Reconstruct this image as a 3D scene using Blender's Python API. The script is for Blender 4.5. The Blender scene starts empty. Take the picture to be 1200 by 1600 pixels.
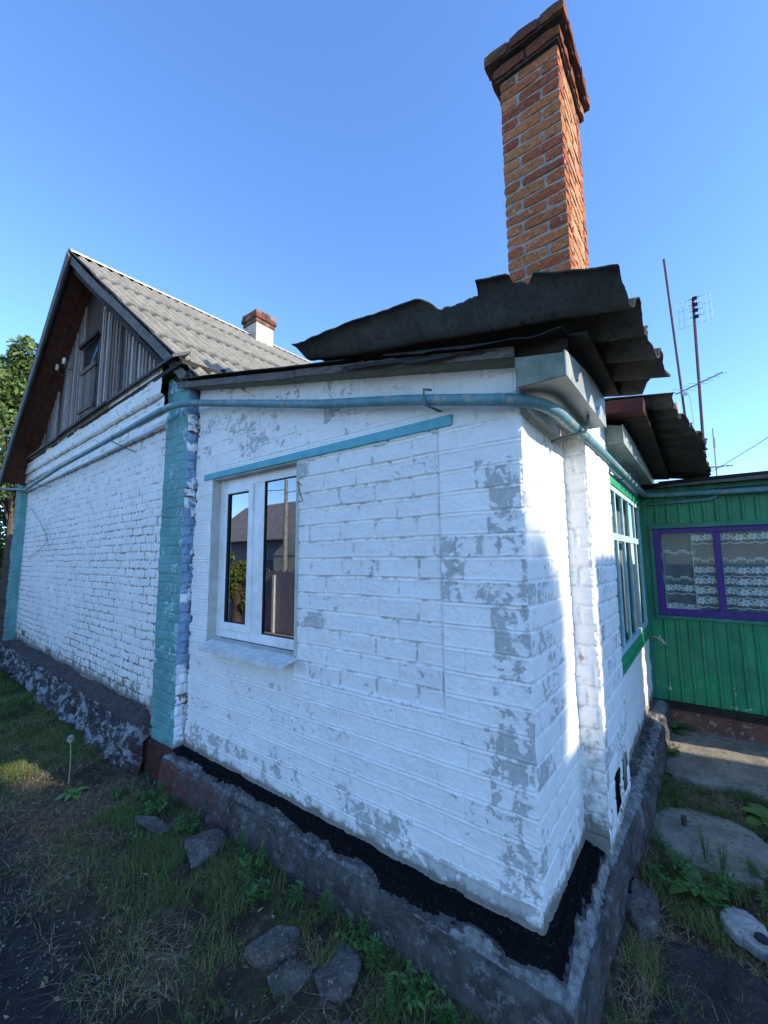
import bpy, math, random
import numpy as np
from mathutils import Vector, Matrix
random.seed(7); RNG = np.random.default_rng(7)
S = bpy.context.scene; COL = S.collection; R = math.radians; PI = math.pi

# ------------------------------------------------------------------ camera, sky, sun, exposure
M = [[0.79265, 0.07504, 0.60504], [0.60963, -0.08483, -0.78814], [-0.00782, 0.99357, -0.11299]]
CAM = (0.6477, -1.9337, 1.9)
cd = bpy.data.cameras.new('camera'); cam = bpy.data.objects.new('camera', cd); COL.objects.link(cam)
cd.sensor_fit = 'HORIZONTAL'; cd.sensor_width = 36; cd.lens = 645/1200*36; cd.clip_start = .05; cd.clip_end = 2000
mw = Matrix(M).to_4x4(); mw.translation = CAM; cam.matrix_world = mw; S.camera = cam
SUN_AZ, SUN_EL = 9, 28          # degrees: azimuth from +x towards +y, elevation
w = bpy.data.worlds.new('World'); S.world = w; w.use_nodes = True; wn = w.node_tree
sky = wn.nodes.new('ShaderNodeTexSky'); sky.sky_type = 'NISHITA'; sky.sun_disc = False
sky.sun_elevation = R(SUN_EL); sky.sun_rotation = R(90-SUN_AZ)
sky.air_density = 1.0; sky.dust_density = .1; sky.ozone_density = 3.8; sky.altitude = 150
bg = wn.nodes['Background']; bg.inputs[1].default_value = .15
tn = wn.nodes.new('ShaderNodeMix'); tn.data_type = 'RGBA'; tn.blend_type = 'MULTIPLY'; tn.inputs[0].default_value = 1
wn.links.new(sky.outputs[0], tn.inputs[6]); tn.inputs[7].default_value = (.74, .90, 1.10, 1); wn.links.new(tn.outputs[2], bg.inputs[0])
sd = bpy.data.lights.new('sun', 'SUN'); sd.energy = 3.0; sd.angle = R(.53); sd.color = (1, .9, .76)
sun = bpy.data.objects.new('sun', sd); COL.objects.link(sun)
sv = Vector((math.cos(R(SUN_EL))*math.cos(R(SUN_AZ)), math.cos(R(SUN_EL))*math.sin(R(SUN_AZ)), math.sin(R(SUN_EL))))
sun.rotation_euler = sv.to_track_quat('Z', 'Y').to_euler(); sun.location = sv*30
S.view_settings.view_transform = 'Standard'; S.view_settings.look = 'None'
S.view_settings.exposure = 1.42; S.view_settings.gamma = 1
S.cycles.max_bounces = 8; S.cycles.diffuse_bounces = 4

# ------------------------------------------------------------------ noise (numpy)
def vnoise(x, y, seed=0):
    r = np.random.default_rng(seed+11).random((256, 256))
    xi = np.floor(x).astype(int); yi = np.floor(y).astype(int)
    fx = x-xi; fy = y-yi; fx = fx*fx*(3-2*fx); fy = fy*fy*(3-2*fy)
    a = r[xi & 255, yi & 255]; b = r[(xi+1) & 255, yi & 255]; c = r[xi & 255, (yi+1) & 255]; d = r[(xi+1) & 255, (yi+1) & 255]
    return (a*(1-fx)+b*fx)*(1-fy)+(c*(1-fx)+d*fx)*fy
def fbm(x, y, s, seed=0, oc=4, rough=.5):
    v = 0; a = 1; t = 0
    for i in range(oc):
        v = v+a*vnoise(x*s+31.7*i, y*s-17.3*i, seed+i); t += a; a *= rough; s *= 2.03
    return v/t
def sst(a, b, x):
    t = np.clip((x-a)/(b-a), 0, 1); return t*t*(3-2*t)

# ------------------------------------------------------------------ objects
def thing(name, label, cat, loc=(0, 0, 0), group=None, rz=0):
    o = bpy.data.objects.new(name, None); COL.objects.link(o); o.location = loc; o.rotation_euler = (0, 0, rz)
    o.empty_display_size = .1
    return tag(o, label, cat, group)
def tag(o, label=None, cat=None, group=None, kind=None):
    if label: o['label'] = label
    if cat: o['category'] = cat
    if group: o['group'] = group
    if kind: o['kind'] = kind
    return o
def link(name, me, mat, parent=None, label=None, smooth=False):
    o = bpy.data.objects.new(name, me); COL.objects.link(o)
    if mat: me.materials.append(mat)
    if parent: o.parent = parent; 
    if parent and parent.type == 'EMPTY' and parent.location.length > 0:
        me.transform(Matrix.Translation(-parent.location))
    elif parent and parent.parent and parent.parent.location.length > 0:
        me.transform(Matrix.Translation(-parent.parent.location))
    if label: o['label'] = label
    if smooth: me.polygons.foreach_set('use_smooth', np.ones(len(me.polygons), dtype=bool))
    return o
def np_mesh(name, V, F, attrs=None):
    """V (n,3), F (m,4 or 3)"""
    me = bpy.data.meshes.new(name); n = len(V); m, k = F.shape
    me.vertices.add(n); me.vertices.foreach_set('co', np.asarray(V, dtype=np.float32).ravel())
    me.loops.add(m*k); me.loops.foreach_set('vertex_index', F.astype(np.int32).ravel())
    me.polygons.add(m); me.polygons.foreach_set('loop_start', (np.arange(m)*k).astype(np.int32))
    me.update(calc_edges=True)
    for nm, a in (attrs or {}).items():
        a = np.asarray(a, dtype=np.float32)
        if a.ndim == 2:
            at = me.color_attributes.new(nm, 'FLOAT_COLOR', 'POINT'); at.data.foreach_set('color', np.hstack([a, np.ones((n, 1), np.float32)]).ravel())
        else:
            at = me.attributes.new(nm, 'FLOAT', 'POINT'); at.data.foreach_set('value', a)
    me.validate(); return me
def grid_faces(nu, nv, mask=None):
    i, j = np.meshgrid(np.arange(nu-1), np.arange(nv-1), indexing='ij')
    if mask is not None: i, j = i[mask], j[mask]
    i = i.ravel(); j = j.ravel(); a = i*nv+j
    return np.stack([a, a+nv, a+nv+1, a+1], 1)
class MB:
    def __init__(s): s.v = []; s.f = []; s.c = []; s.cur = (1, 1, 1)
    def add(s, vs, fs):
        b = len(s.v); s.v += [tuple(v) for v in vs]; s.f += [tuple(b+i for i in f) for f in fs]; s.c += [s.cur]*len(vs)
    def hexa(s, p):   # 8 pts: bottom 4 ccw, top 4 ccw
        s.add(p, [(3, 2, 1, 0), (4, 5, 6, 7), (0, 1, 5, 4), (1, 2, 6, 5), (2, 3, 7, 6), (3, 0, 4, 7)])
    def box(s, x0, x1, y0, y1, z0, z1, j=0):
        q = [(x0, y0, z0), (x1, y0, z0), (x1, y1, z0), (x0, y1, z0), (x0, y0, z1), (x1, y0, z1), (x1, y1, z1), (x0, y1, z1)]
        if j: q = [tuple(c+random.uniform(-j, j) for c in p) for p in q]
        s.hexa(q)
    def beam(s, a, b, wd, ht, up=(0, 0, 1)):   # bar along a-b centred
        a = Vector(a); b = Vector(b); d = (b-a).normalized(); sd_ = d.cross(Vector(up)).normalized()*wd/2; u = sd_.cross(d).normalized()*ht/2
        s.hexa([a-sd_-u, a+sd_-u, b+sd_-u, b-sd_-u, a-sd_+u, a+sd_+u, b+sd_+u, b-sd_+u])
    def tube(s, pts, r, n=10, cap=True):
        pts = [Vector(p) for p in pts]; rr = r if hasattr(r, '__len__') else [r]*len(pts)
        ref = Vector((0, 0, 1)); rings = []; prev = None
        for i, p in enumerate(pts):
            d = (pts[min(i+1, len(pts)-1)]-pts[max(i-1, 0)]).normalized()
            if prev is None:
                a = d.cross(ref); 
                if a.length < .1: a = d.cross(Vector((1, 0, 0)))
                a.normalize()
            else: a = (prev-d*prev.dot(d)).normalized()
            prev = a; b = d.cross(a)
            rings.append([p+(a*math.cos(2*PI*k/n)+b*math.sin(2*PI*k/n))*rr[i] for k in range(n)])
        vs = [v for rg in rings for v in rg]; fs = []
        for i in range(len(rings)-1):
            for k in range(n):
                k2 = (k+1) % n; fs.append((i*n+k, i*n+k2, (i+1)*n+k2, (i+1)*n+k))
        if cap: fs.append(tuple(range(n))[::-1]); fs.append(tuple((len(rings)-1)*n+k for k in range(n)))
        s.add(vs, fs)
    def build(s, name, mat, parent=None, label=None, smooth=False, bevel=0, col=False):
        me = bpy.data.meshes.new(name); me.from_pydata(s.v, [], s.f)
        if col:
            at = me.color_attributes.new('tint', 'FLOAT_COLOR', 'POINT')
            at.data.foreach_set('color', np.array([(*c, 1) for c in s.c], dtype=np.float32).ravel())
        me.update(); o = link(name, me, mat, parent, label, smooth)
        if bevel:
            b = o.modifiers.new('bevel', 'BEVEL'); b.width = bevel; b.segments = 2; b.limit_method = 'ANGLE'
        return o

# ------------------------------------------------------------------ material helper
class NM:
    def __init__(s, name):
        s.m = bpy.data.materials.new(name); s.m.use_nodes = True; s.t = s.m.node_tree; s.b = s.t.nodes['Principled BSDF']
        s.b.inputs['Roughness'].default_value = .85; s.b.inputs['Specular IOR Level'].default_value = .25
        s.tc = s.t.nodes.new('ShaderNodeTexCoord').outputs['Object']
    def n(s, typ, **kw):
        nd = s.t.nodes.new(typ)
        for k, v in kw.items(): setattr(nd, k, v)
        return nd
    def put(s, sock, v):
        if v is None: return
        if isinstance(v, bpy.types.NodeSocket): s.t.links.new(v, sock)
        elif isinstance(v, (tuple, list)) and len(v) == 3 and sock.type == 'RGBA': sock.default_value = (*v, 1)
        else: sock.default_value = v
    def noise(s, sc, det=5, rough=.55, vec=None, dist=0):
        nd = s.n('ShaderNodeTexNoise'); s.put(nd.inputs['Vector'], vec or s.tc)
        nd.inputs['Scale'].default_value = sc; nd.inputs['Detail'].default_value = det; nd.inputs['Roughness'].default_value = rough
        nd.inputs['Distortion'].default_value = dist
        return nd.outputs['Fac']
    def vor(s, sc, vec=None, out='Distance'):
        nd = s.n('ShaderNodeTexVoronoi'); s.put(nd.inputs['Vector'], vec or s.tc); nd.inputs['Scale'].default_value = sc; return nd.outputs[out]
    def wave(s, sc, dist=3, vec=None, dirn='X', ds=1.5):
        nd = s.n('ShaderNodeTexWave'); nd.bands_direction = dirn; s.put(nd.inputs['Vector'], vec or s.tc)
        nd.inputs['Scale'].default_value = sc; nd.inputs['Distortion'].default_value = dist; nd.inputs['Detail'].default_value = 4; nd.inputs['Detail Scale'].default_value = ds
        return nd.outputs['Fac']
    def scale(s, v):
        nd = s.n('ShaderNodeMapping'); s.put(nd.inputs[0], s.tc); nd.inputs['Scale'].default_value = v; return nd.outputs[0]
    def attr(s, name, col=False):
        nd = s.n('ShaderNodeAttribute'); nd.attribute_name = name; return nd.outputs['Color' if col else 'Fac']
    def math(s, op, a, b=0, c=0):
        nd = s.n('ShaderNodeMath', operation=op); s.put(nd.inputs[0], a); s.put(nd.inputs[1], b); s.put(nd.inputs[2], c); return nd.outputs[0]
    def rmp(s, f, a, b, lo=0, hi=1):
        nd = s.n('ShaderNodeMapRange'); nd.interpolation_type = 'SMOOTHSTEP'; s.put(nd.inputs[0], f)
        for i, v in enumerate((a, b, lo, hi)): nd.inputs[i+1].default_value = v
        return nd.outputs[0]
    def mix(s, f, a, b, bl='MIX'):
        nd = s.n('ShaderNodeMix', data_type='RGBA', blend_type=bl); s.put(nd.inputs[0], f); s.put(nd.inputs[6], a); s.put(nd.inputs[7], b); return nd.outputs[2]
    def ramp(s, f, stops):
        nd = s.n('ShaderNodeValToRGB'); s.put(nd.inputs[0], f); e = nd.color_ramp.elements
        while len(e) < len(stops): e.new(.5)
        for x, (p, c) in zip(e, stops): x.position = p; x.color = (*c, 1)
        return nd.outputs[0]
    def bump(s, h, strength=.5, dist=.01):
        nd = s.n('ShaderNodeBump'); s.put(nd.inputs['Height'], h); nd.inputs['Strength'].default_value = strength; nd.inputs['Distance'].default_value = dist
        if getattr(s, 'last', None): s.t.links.new(s.last, nd.inputs['Normal'])
        s.last = nd.outputs[0]; s.t.links.new(s.last, s.b.inputs['Normal'])
    def col(s, c): s.put(s.b.inputs['Base Color'], c); return s
    def set(s, **kw):
        for k, v in kw.items(): s.put(s.b.inputs[k.replace('_', ' ')], v)
        return s
MATS = {}
def simple(name, c1, c2, sc=6, rough=.8, bs=.3, bd=.01, bsc=60, stretch=None, spec=.25, metal=0, spots=None):
    if name in MATS: return MATS[name]
    a = NM(name); vec = a.scale(stretch) if stretch else None
    f = a.noise(sc, 6, .6, vec); c = a.mix(a.rmp(f, .35, .65), c1, c2)
    if spots: c = a.mix(a.rmp(a.noise(spots[1], 5, .6), spots[2], spots[2]+.04), c, spots[0])
    a.col(c); a.set(Roughness=rough, Specular_IOR_Level=spec, Metallic=metal)
    if bs: a.bump(a.noise(bsc, 5, .6, vec), bs, bd)
    MATS[name] = a.m; return a.m

# painted brick: attributes peel (how likely flaking), dirt, joint, rnd
def paint_mat(name, base, base2, under, dirt_shade_c=(.16, .14, .12), brickc=(.28, .13, .08), fine=24, soften=.03, peelk=1.0, jn_sc=13, jn_k=.5, jcol=None):
    a = NM(name); pe = a.attr('peel'); di = a.attr('dirt'); jo = a.attr('joint'); rn = a.attr('rnd'); ex = a.attr('expose')
    c = a.mix(a.rmp(a.noise(3.1, 5, .6), .35, .65), base, base2)
    c = a.mix(a.rmp(a.noise(55, 3, .6, a.scale((.35, .35, 1))), .4, .7, 0, .35), c, tuple(x*.86 for x in base))
    c = a.mix(a.math('MULTIPLY', rn, .22), c, tuple(x*.8 for x in base))
    nz = a.noise(fine, 5, .62, dist=.6)
    thr = a.math('ADD', nz, a.math('MULTIPLY', pe, .42*peelk))
    c = a.mix(a.rmp(thr,   .64, .655, 0, .45), c, tuple(x*.88 for x in base2))
    c = a.mix(a.rmp(a.noise(11, 6, .7), .58, .62, 0, .12), c, tuple(x*.80 for x in base2))
    mk = a.rmp(thr, .70, .70+soften)
    c = a.mix(mk, c, a.mix(a.rmp(a.noise(20, 4), .3, .7), under, tuple(x*1.25 for x in under)))
    c = a.mix(a.math('MULTIPLY', jo, a.rmp(a.noise(jn_sc, 5, .65), .50, .60, 0, jn_k)), c, jcol or tuple(x*.42 for x in base))
    em = a.rmp(a.math('ADD', a.noise(26, 5, .65), a.math('MULTIPLY', ex, .45)), .76, .80)
    c = a.mix(em, c, a.mix(a.noise(30), brickc, tuple(x*.6 for x in brickc)))
    dm = a.rmp(a.math('ADD', a.noise(9, 6, .7), a.math('MULTIPLY', di, .75)), .72, 1.0)
    c = a.mix(a.math('MULTIPLY', dm, .9), c, dirt_shade_c)
    a.col(c); a.set(Roughness=.72, Specular_IOR_Level=.3)
    a.bump(a.math('MULTIPLY', a.math('ADD', mk, em), -1.0), .5, .0025)
    a.bump(a.noise(140, 4, .6, a.scale((1, 1, 1.6))), .35, .003)
    a.bump(a.noise(28, 4, .6), .3, .008)
    return a.m
M_WHITE = paint_mat('white_paint', (.86, .85, .81), (.81, .80, .765), (.40, .40, .385), brickc=(.34, .12, .07))
M_WHITE_OLD = paint_mat('old_white_paint', (.83, .82, .78), (.74, .73, .70), (.56, .54, .50), brickc=(.25, .15, .10), fine=30, jn_sc=9, jn_k=.95, jcol=(.24, .17, .13))
M_TEAL = paint_mat('teal_paint', (.145, .345, .335), (.09, .24, .24), (.26, .44, .45), dirt_shade_c=(.05, .09, .09), brickc=(.06, .17, .19))
M_BLUE = paint_mat('blue_paint', (.27, .41, .56), (.20, .33, .48), (.72, .74, .77), dirt_shade_c=(.2, .2, .2), fine=12, peelk=1.2)

def brick_face(name, P0, U, V, Nn, W, H, res, mat, parent, bw=.29, bh=.1145, relief=.006, jw=.012, rough=.003, seed=1,
               c0=False, c1=False, hide=None, extra=None, peel=None, dirt=None, expose=None, panel=None, wob=.006, z0=0, label=None, jointk=1.0, u0=0.0):
    nu = int(W/res)+1; nv = int(H/res)+1
    u, v = np.meshgrid(np.linspace(0, W, nu), np.linspace(0, H, nv), indexing='ij')
    wu = u+u0+(fbm(u, v, 6, seed+50, 3)-.5)*wob*2; wv = v-z0+(fbm(u, v, 4, seed+60, 3)-.5)*wob*2
    row = np.floor(wv/bh); fr = wv-row*bh
    rr = np.random.default_rng(seed+5); off = rr.random(512)*bw*.25
    ru = wu+np.where(row % 2 == 0, 0, bw*.5)+off[row.astype(int) & 511]
    colx = np.floor(ru/bw); fu = ru-colx*bw
    key = ((row*73+colx*151).astype(int)) & 4095; rnd = rr.random(4096)[key]
    dd = np.minimum(np.minimum(fu, bw-fu)*.8, np.minimum(fr, bh-fr))
    jn = 1-sst(jw*.25, jw*.9+.002, dd)
    rel = np.ones_like(u)*relief
    if panel is not None:
        pm = panel(u, v); jh = 1-sst(.0012, .0055, np.minimum(fr, bh-fr)+(fbm(u, v, 40, seed+71, 3)-.5)*.005); jv = (1-sst(.001, .006, np.minimum(fu, bw-fu)*.8))*.7
        brk = sst(.35, .6, fbm(u, v, 3.0, seed+70, 3)); jn = np.where(pm, jn, np.maximum(jh*(.35+.65*brk), jv*brk))
        lip = np.exp(-((np.minimum(fr, bh-fr)-.010)/.005)**2)*.0035*(.5+fbm(u, v, 14, seed+72, 3)); rel = np.where(pm, relief*2.7, relief*1.15)
    else: lip = 0
    h = lip-rel*jn+(rnd-.5)*rough+(fbm(u, v, 9, seed+20, 4)-.5)*rough*3+(fbm(u, v, 60, seed+30, 3)-.5)*rough*.8
    if extra is not None: h = h+extra(u, v)
    hc = -.004-.6*relief*(1-sst(jw*.25, jw*1.3, np.minimum(fr, bh-fr)))
    zc = P0[2]+v; nzc = (vnoise(zc*14, zc*0, 99)-.5)*.008+(vnoise(zc*60, zc*0, 98)-.5)*.006
    jc = -.004+nzc-.5*relief*(1-sst(.003, .012, np.abs(((zc-.3) % .1145)-.057)*-1+.057))
    P = np.zeros(u.shape+(3,)); uu = u.copy()
    if c0:
        b = 1-sst(0, .018, u); h = h*(1-b)+jc*b; uu = uu-jc*b
    if c1:
        b = 1-sst(0, .018, W-u); h = h*(1-b)+jc*b; uu = uu+jc*b
    for k in range(3): P[..., k] = P0[k]+U[k]*uu+V[k]*v+Nn[k]*h
    mask = None
    if hide is not None:
        hd = hide(u, v); mask = ~(hd[:-1, :-1] | hd[1:, :-1] | hd[:-1, 1:] | hd[1:, 1:])
    z = np.zeros_like(u)
    at = dict(peel=(peel(u, v, rnd, jn) if peel else z).ravel(), dirt=(dirt(u, v) if dirt else z).ravel(),
              joint=(jn*jointk*(1+(.5*pm if panel is not None else 0))).ravel(), rnd=(np.where(pm, 1.1+.9*rnd, rnd)*(1-.9*jn) if panel is not None else rnd).ravel(), expose=(expose(u, v, rnd, jn) if expose else z).ravel())
    F = grid_faces(nu, nv, mask)
    # make normals face outward
    if Vector(U).cross(Vector(V)).dot(Vector(Nn)) < 0: F = F[:, ::-1]
    me = np_mesh(name, P.reshape(-1, 3), F, at)
    return link(name, me, mat, parent, label, smooth=True)

# ------------------------------------------------------------------ common materials
def wood(name, c1, c2, c3=None, scale=(9, 9, .8), rough=.9, tintattr=False, bs=.5):
    a = NM(name); vec = a.scale(scale); f = a.noise(4, 8, .7, vec); c = a.mix(a.rmp(f, .3, .7), c1, c2)
    c = a.mix(a.rmp(a.noise(14, 6, .7, vec), .52, .66), c, c3 or tuple(x*.5 for x in c1))
    if tintattr: c = a.mix(1, c, a.attr('tint', True), 'MULTIPLY')
    a.col(c).set(Roughness=rough); a.bump(a.noise(20, 6, .7, vec), bs, .006); return a.m
M_BOARD = wood('weathered_board', (.44, .40, .37), (.30, .265, .24), (.12, .09, .09), tintattr=True)
M_BROWN = wood('brown_soffit_board', (.12, .05, .035), (.09, .035, .025), (.05, .02, .015), scale=(1, 1, 1))
M_GREYWOOD = wood('grey_wood', (.17, .155, .14), (.09, .08, .075), (.03, .027, .025), scale=(1.2, 9, 9))
M_PLYWOOD = wood('green_grey_soffit_board', (.23, .225, .16), (.14, .145, .10), (.10, .11, .08), scale=(1.2, 6, 6))
M_DARKWOOD = simple('dark_wood', (.036, .030, .024), (.02, .017, .014), 9, .9, .5, .01, 40)
M_FELT = simple('dark_roofing_sheet', (.040, .040, .038), (.024, .025, .025), 7, .9, .5, .006, 90, spots=((.10, .10, .09), 6, .66))
def slate(name, c1, c2, c3, sc=1):
    a = NM(name); c = a.mix(a.rmp(a.noise(5*sc, 7, .7), .35, .65), c1, c2)
    c = a.mix(a.rmp(a.noise(38*sc, 5, .7), .52, .66, 0, .8), c, c3)
    c = a.mix(a.rmp(a.noise(2, 5, .6, a.scale((.5, 2.2, .5))), .48, .62, 0, .35), c, tuple(x*.6 for x in c1))
    a.col(c).set(Roughness=1, Specular_IOR_Level=.03); a.bump(a.noise(120, 4, .7), .5, .004); return a.m
M_SLATE = slate('asbestos_sheet', (.27, .25, .205), (.20, .185, .15), (.36, .33, .26))
M_SLATE_DARK = slate('weathered_dark_asbestos_sheet', (.070, .070, .064), (.045, .046, .042), (.026, .026, .024))
M_TEALPIPE = simple('teal_pipe_paint', (.125, .27, .30), (.09, .20, .235), 7, .55, .5, .003, 60, spots=((.27, .28, .26), 16, .56), spec=.35)
M_TEALLINTEL = simple('teal_lintel_paint', (.14, .42, .46), (.11, .36, .40), 15, .7, .4, .003, 80, spots=((.25, .42, .42), 30, .68))
M_PVC = simple('white_plastic', (.80, .80, .79), (.68, .68, .66), 9, .32, 0, spec=.5, spots=((.5, .49, .45), 26, .70))
M_SILL = simple('white_sill_metal', (.72, .72, .70), (.55, .55, .52), 14, .35, .1, .002, 30, spec=.5)
M_REVEAL = simple('dirty_plaster_reveal', (.52, .52, .47), (.42, .42, .37), 9, .9, .4, .004, 50)
M_RUST = simple('rusty_brick_core', (.16, .055, .03), (.09, .035, .02), 30, .95, .8, .01, 60)
M_METALBOX = simple('pale_sheet_metal', (.36, .39, .375), (.25, .28, .265), 4, .45, .15, .004, 12, spec=.5, spots=((.3, .33, .3), 14, .68))
M_BOXEND = simple('mossy_box_board', (.22, .25, .20), (.14, .17, .13), 11, .9, .4, .004, 50)
def green_paint(name, c1, c2):
    a = NM(name); c = a.mix(a.rmp(a.noise(3, 6, .65), .35, .65), c1, c2)
    c = a.mix(a.rmp(a.noise(60, 4, .6, a.scale((1, 1, .06))), .45, .7, 0, .4), c, tuple(x*.55 for x in c1))
    z = a.n('ShaderNodeSeparateXYZ'); a.put(z.inputs[0], a.tc)
    c = a.mix(a.rmp(a.noise(2.2, 6, .7, a.scale((3, 3, .7))), .50, .68, 0, .45), c, (.08, .36, .24))
    low = a.rmp(z.outputs[2], .8, .3)
    c = a.mix(a.rmp(a.math('ADD', a.noise(20, 5, .65), a.math('MULTIPLY', low, .09)), .70, .72), c, (.42, .45, .38))
    a.col(c).set(Roughness=.42, Specular_IOR_Level=.4); a.bump(a.noise(40, 5, .6, a.scale((1, 1, .15))), .3, .004); return a.m
M_GREEN = green_paint('green_paint', (.022, .27, .115), (.02, .18, .09))
M_GREEN_TRIM = green_paint('green_trim_paint', (.02, .19, .13), (.02, .15, .10))
M_PURPLE = simple('purple_paint', (.075, .03, .21), (.06, .022, .17), 14, .5, .3, .003, 60, spec=.35)
M_MINT = simple('pale_mint_paint', (.42, .62, .62), (.30, .50, .52), 14, .6, .3, .003, 60)
M_STEEL = simple('rusty_steel', (.12, .07, .065), (.08, .05, .05), 12, .7, .2, .003, 60)
M_ALU = simple('grey_aluminium', (.28, .29, .31), (.22, .23, .25), 12, .5, 0, spec=.5)
M_PORC = simple('white_porcelain', (.7, .69, .66), (.6, .59, .56), 8, .35, 0, spec=.5)
M_REDMETAL = simple('red_brown_metal', (.06, .018, .016), (.04, .014, .013), 9, .8, .3, .003, 60)
def concrete(name, c1, c2, c3, sc=1, b=.7):
    a = NM(name); c = a.mix(a.rmp(a.noise(3*sc, 7, .7), .35, .65), c1, c2); c = a.mix(a.rmp(a.noise(16*sc, 6, .7), .54, .68), c, c3)
    c = a.mix(a.rmp(a.vor(90*sc), .25, .05, 0, .5), c, tuple(x*1.4 for x in c1))
    a.col(c).set(Roughness=1, Specular_IOR_Level=.04); a.bump(a.noise(30*sc, 7, .7), b, .01); return a.m
M_CONC = concrete('old_concrete', (.33, .29, .23), (.20, .18, .145), (.085, .078, .06), 1.6, 1)
M_CONC_PALE = concrete('pale_concrete', (.42, .41, .39), (.27, .265, .25), (.14, .14, .12), 2)
M_STONE = concrete('grey_stone', (.17, .155, .135), (.085, .078, .07), (.36, .34, .31), 4, 1.2)
M_RUBBLE = concrete('dark_rubble_foundation', (.12, .11, .10), (.07, .065, .06), (.045, .04, .035), 1.6, 1)
def glass(name, refl=.16, tint=(.9, .93, .93)):
    a = NM(name); t = a.t; t.nodes.remove(a.b); o = t.nodes['Material Output']
    tr = a.n('ShaderNodeBsdfTransparent'); tr.inputs[0].default_value = (*tint, 1)
    gl = a.n('ShaderNodeBsdfGlossy'); gl.inputs['Roughness'].default_value = .01
    f = a.n('ShaderNodeFresnel'); f.inputs[0].default_value = 1.9
    mx = a.n('ShaderNodeMixShader'); t.links.new(a.math('MINIMUM', a.math('MULTIPLY', f.outputs[0], refl*7), 1), mx.inputs[0]); t.links.new(tr.outputs[0], mx.inputs[1]); t.links.new(gl.outputs[0], mx.inputs[2])
    t.links.new(mx.outputs[0], o.inputs[0]); return a.m
M_GLASS = glass('window_glass', .42)
M_GLASS2 = glass('old_window_glass', .02)
M_DARK = simple('dark_interior', (.03, .03, .035), (.02, .02, .024), 3, .9, 0)
def tint_mat(name, rough=.85, b=.6, trans=False, spec=.2):
    a = NM(name); c = a.mix(a.rmp(a.noise(35, 6, .7), .35, .7, 0, .6), a.attr('tint', True), (.0, .0, .0), 'MIX')
    c = a.mix(.75, a.attr('tint', True), a.mix(a.rmp(a.noise(60, 6, .7), .3, .7), (.6, .6, .6), (1.2, 1.2, 1.2)), 'MULTIPLY')
    a.col(c).set(Roughness=rough, Specular_IOR_Level=spec)
    if b: a.bump(a.noise(70, 6, .7), b, .004)
    return a.m
def brick_mat():
    a = NM('red_brick'); c = a.mix(.85, a.attr('tint', True), a.mix(a.rmp(a.noise(45, 7, .7), .3, .7), (.5, .5, .5), (1.25, 1.2, 1.2)), 'MULTIPLY')
    c = a.mix(a.rmp(a.noise(22, 7, .7), .60, .66, 0, .85), c, (.42, .36, .29)); c = a.mix(a.rmp(a.noise(6, 6, .7), .62, .72, 0, .55), c, (.09, .05, .04))
    z = a.n('ShaderNodeSeparateXYZ'); a.put(z.inputs[0], a.tc); so = a.math('MULTIPLY', a.rmp(z.outputs[2], 5.15, 5.65), a.rmp(a.noise(5, 6, .7), .3, .62))
    c = a.mix(a.math('MULTIPLY', so, .75), c, (.045, .032, .028)); a.col(c).set(Roughness=.93, Specular_IOR_Level=.15)
    a.bump(a.noise(55, 8, .75), .9, .008); a.bump(a.rmp(a.vor(70), .12, .0), -.4, .004); return a.m
M_BRICK = brick_mat()
M_MORTAR = simple('grey_mortar', (.40, .34, .28), (.27, .23, .19), 25, .95, .8, .01, 70)
M_ROCKT = tint_mat('rubble_tinted', .95, .9)

# ================================================================== GROUND
def gz(x, y):
    z = (fbm(x+50, y+50, .35, 301, 3)-.5)*.10+(fbm(x+50, y+50, 2.3, 302, 4)-.5)*.05+(fbm(x+50, y+50, 14, 303, 4)-.5)*.026+(fbm(x+50, y+50, 45, 304, 3)-.5)*.010
    near = np.exp(-np.maximum(0, -y-.2)/.5)*(x < .3)
    return z+.03*near-.03*(x > .2)
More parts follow.
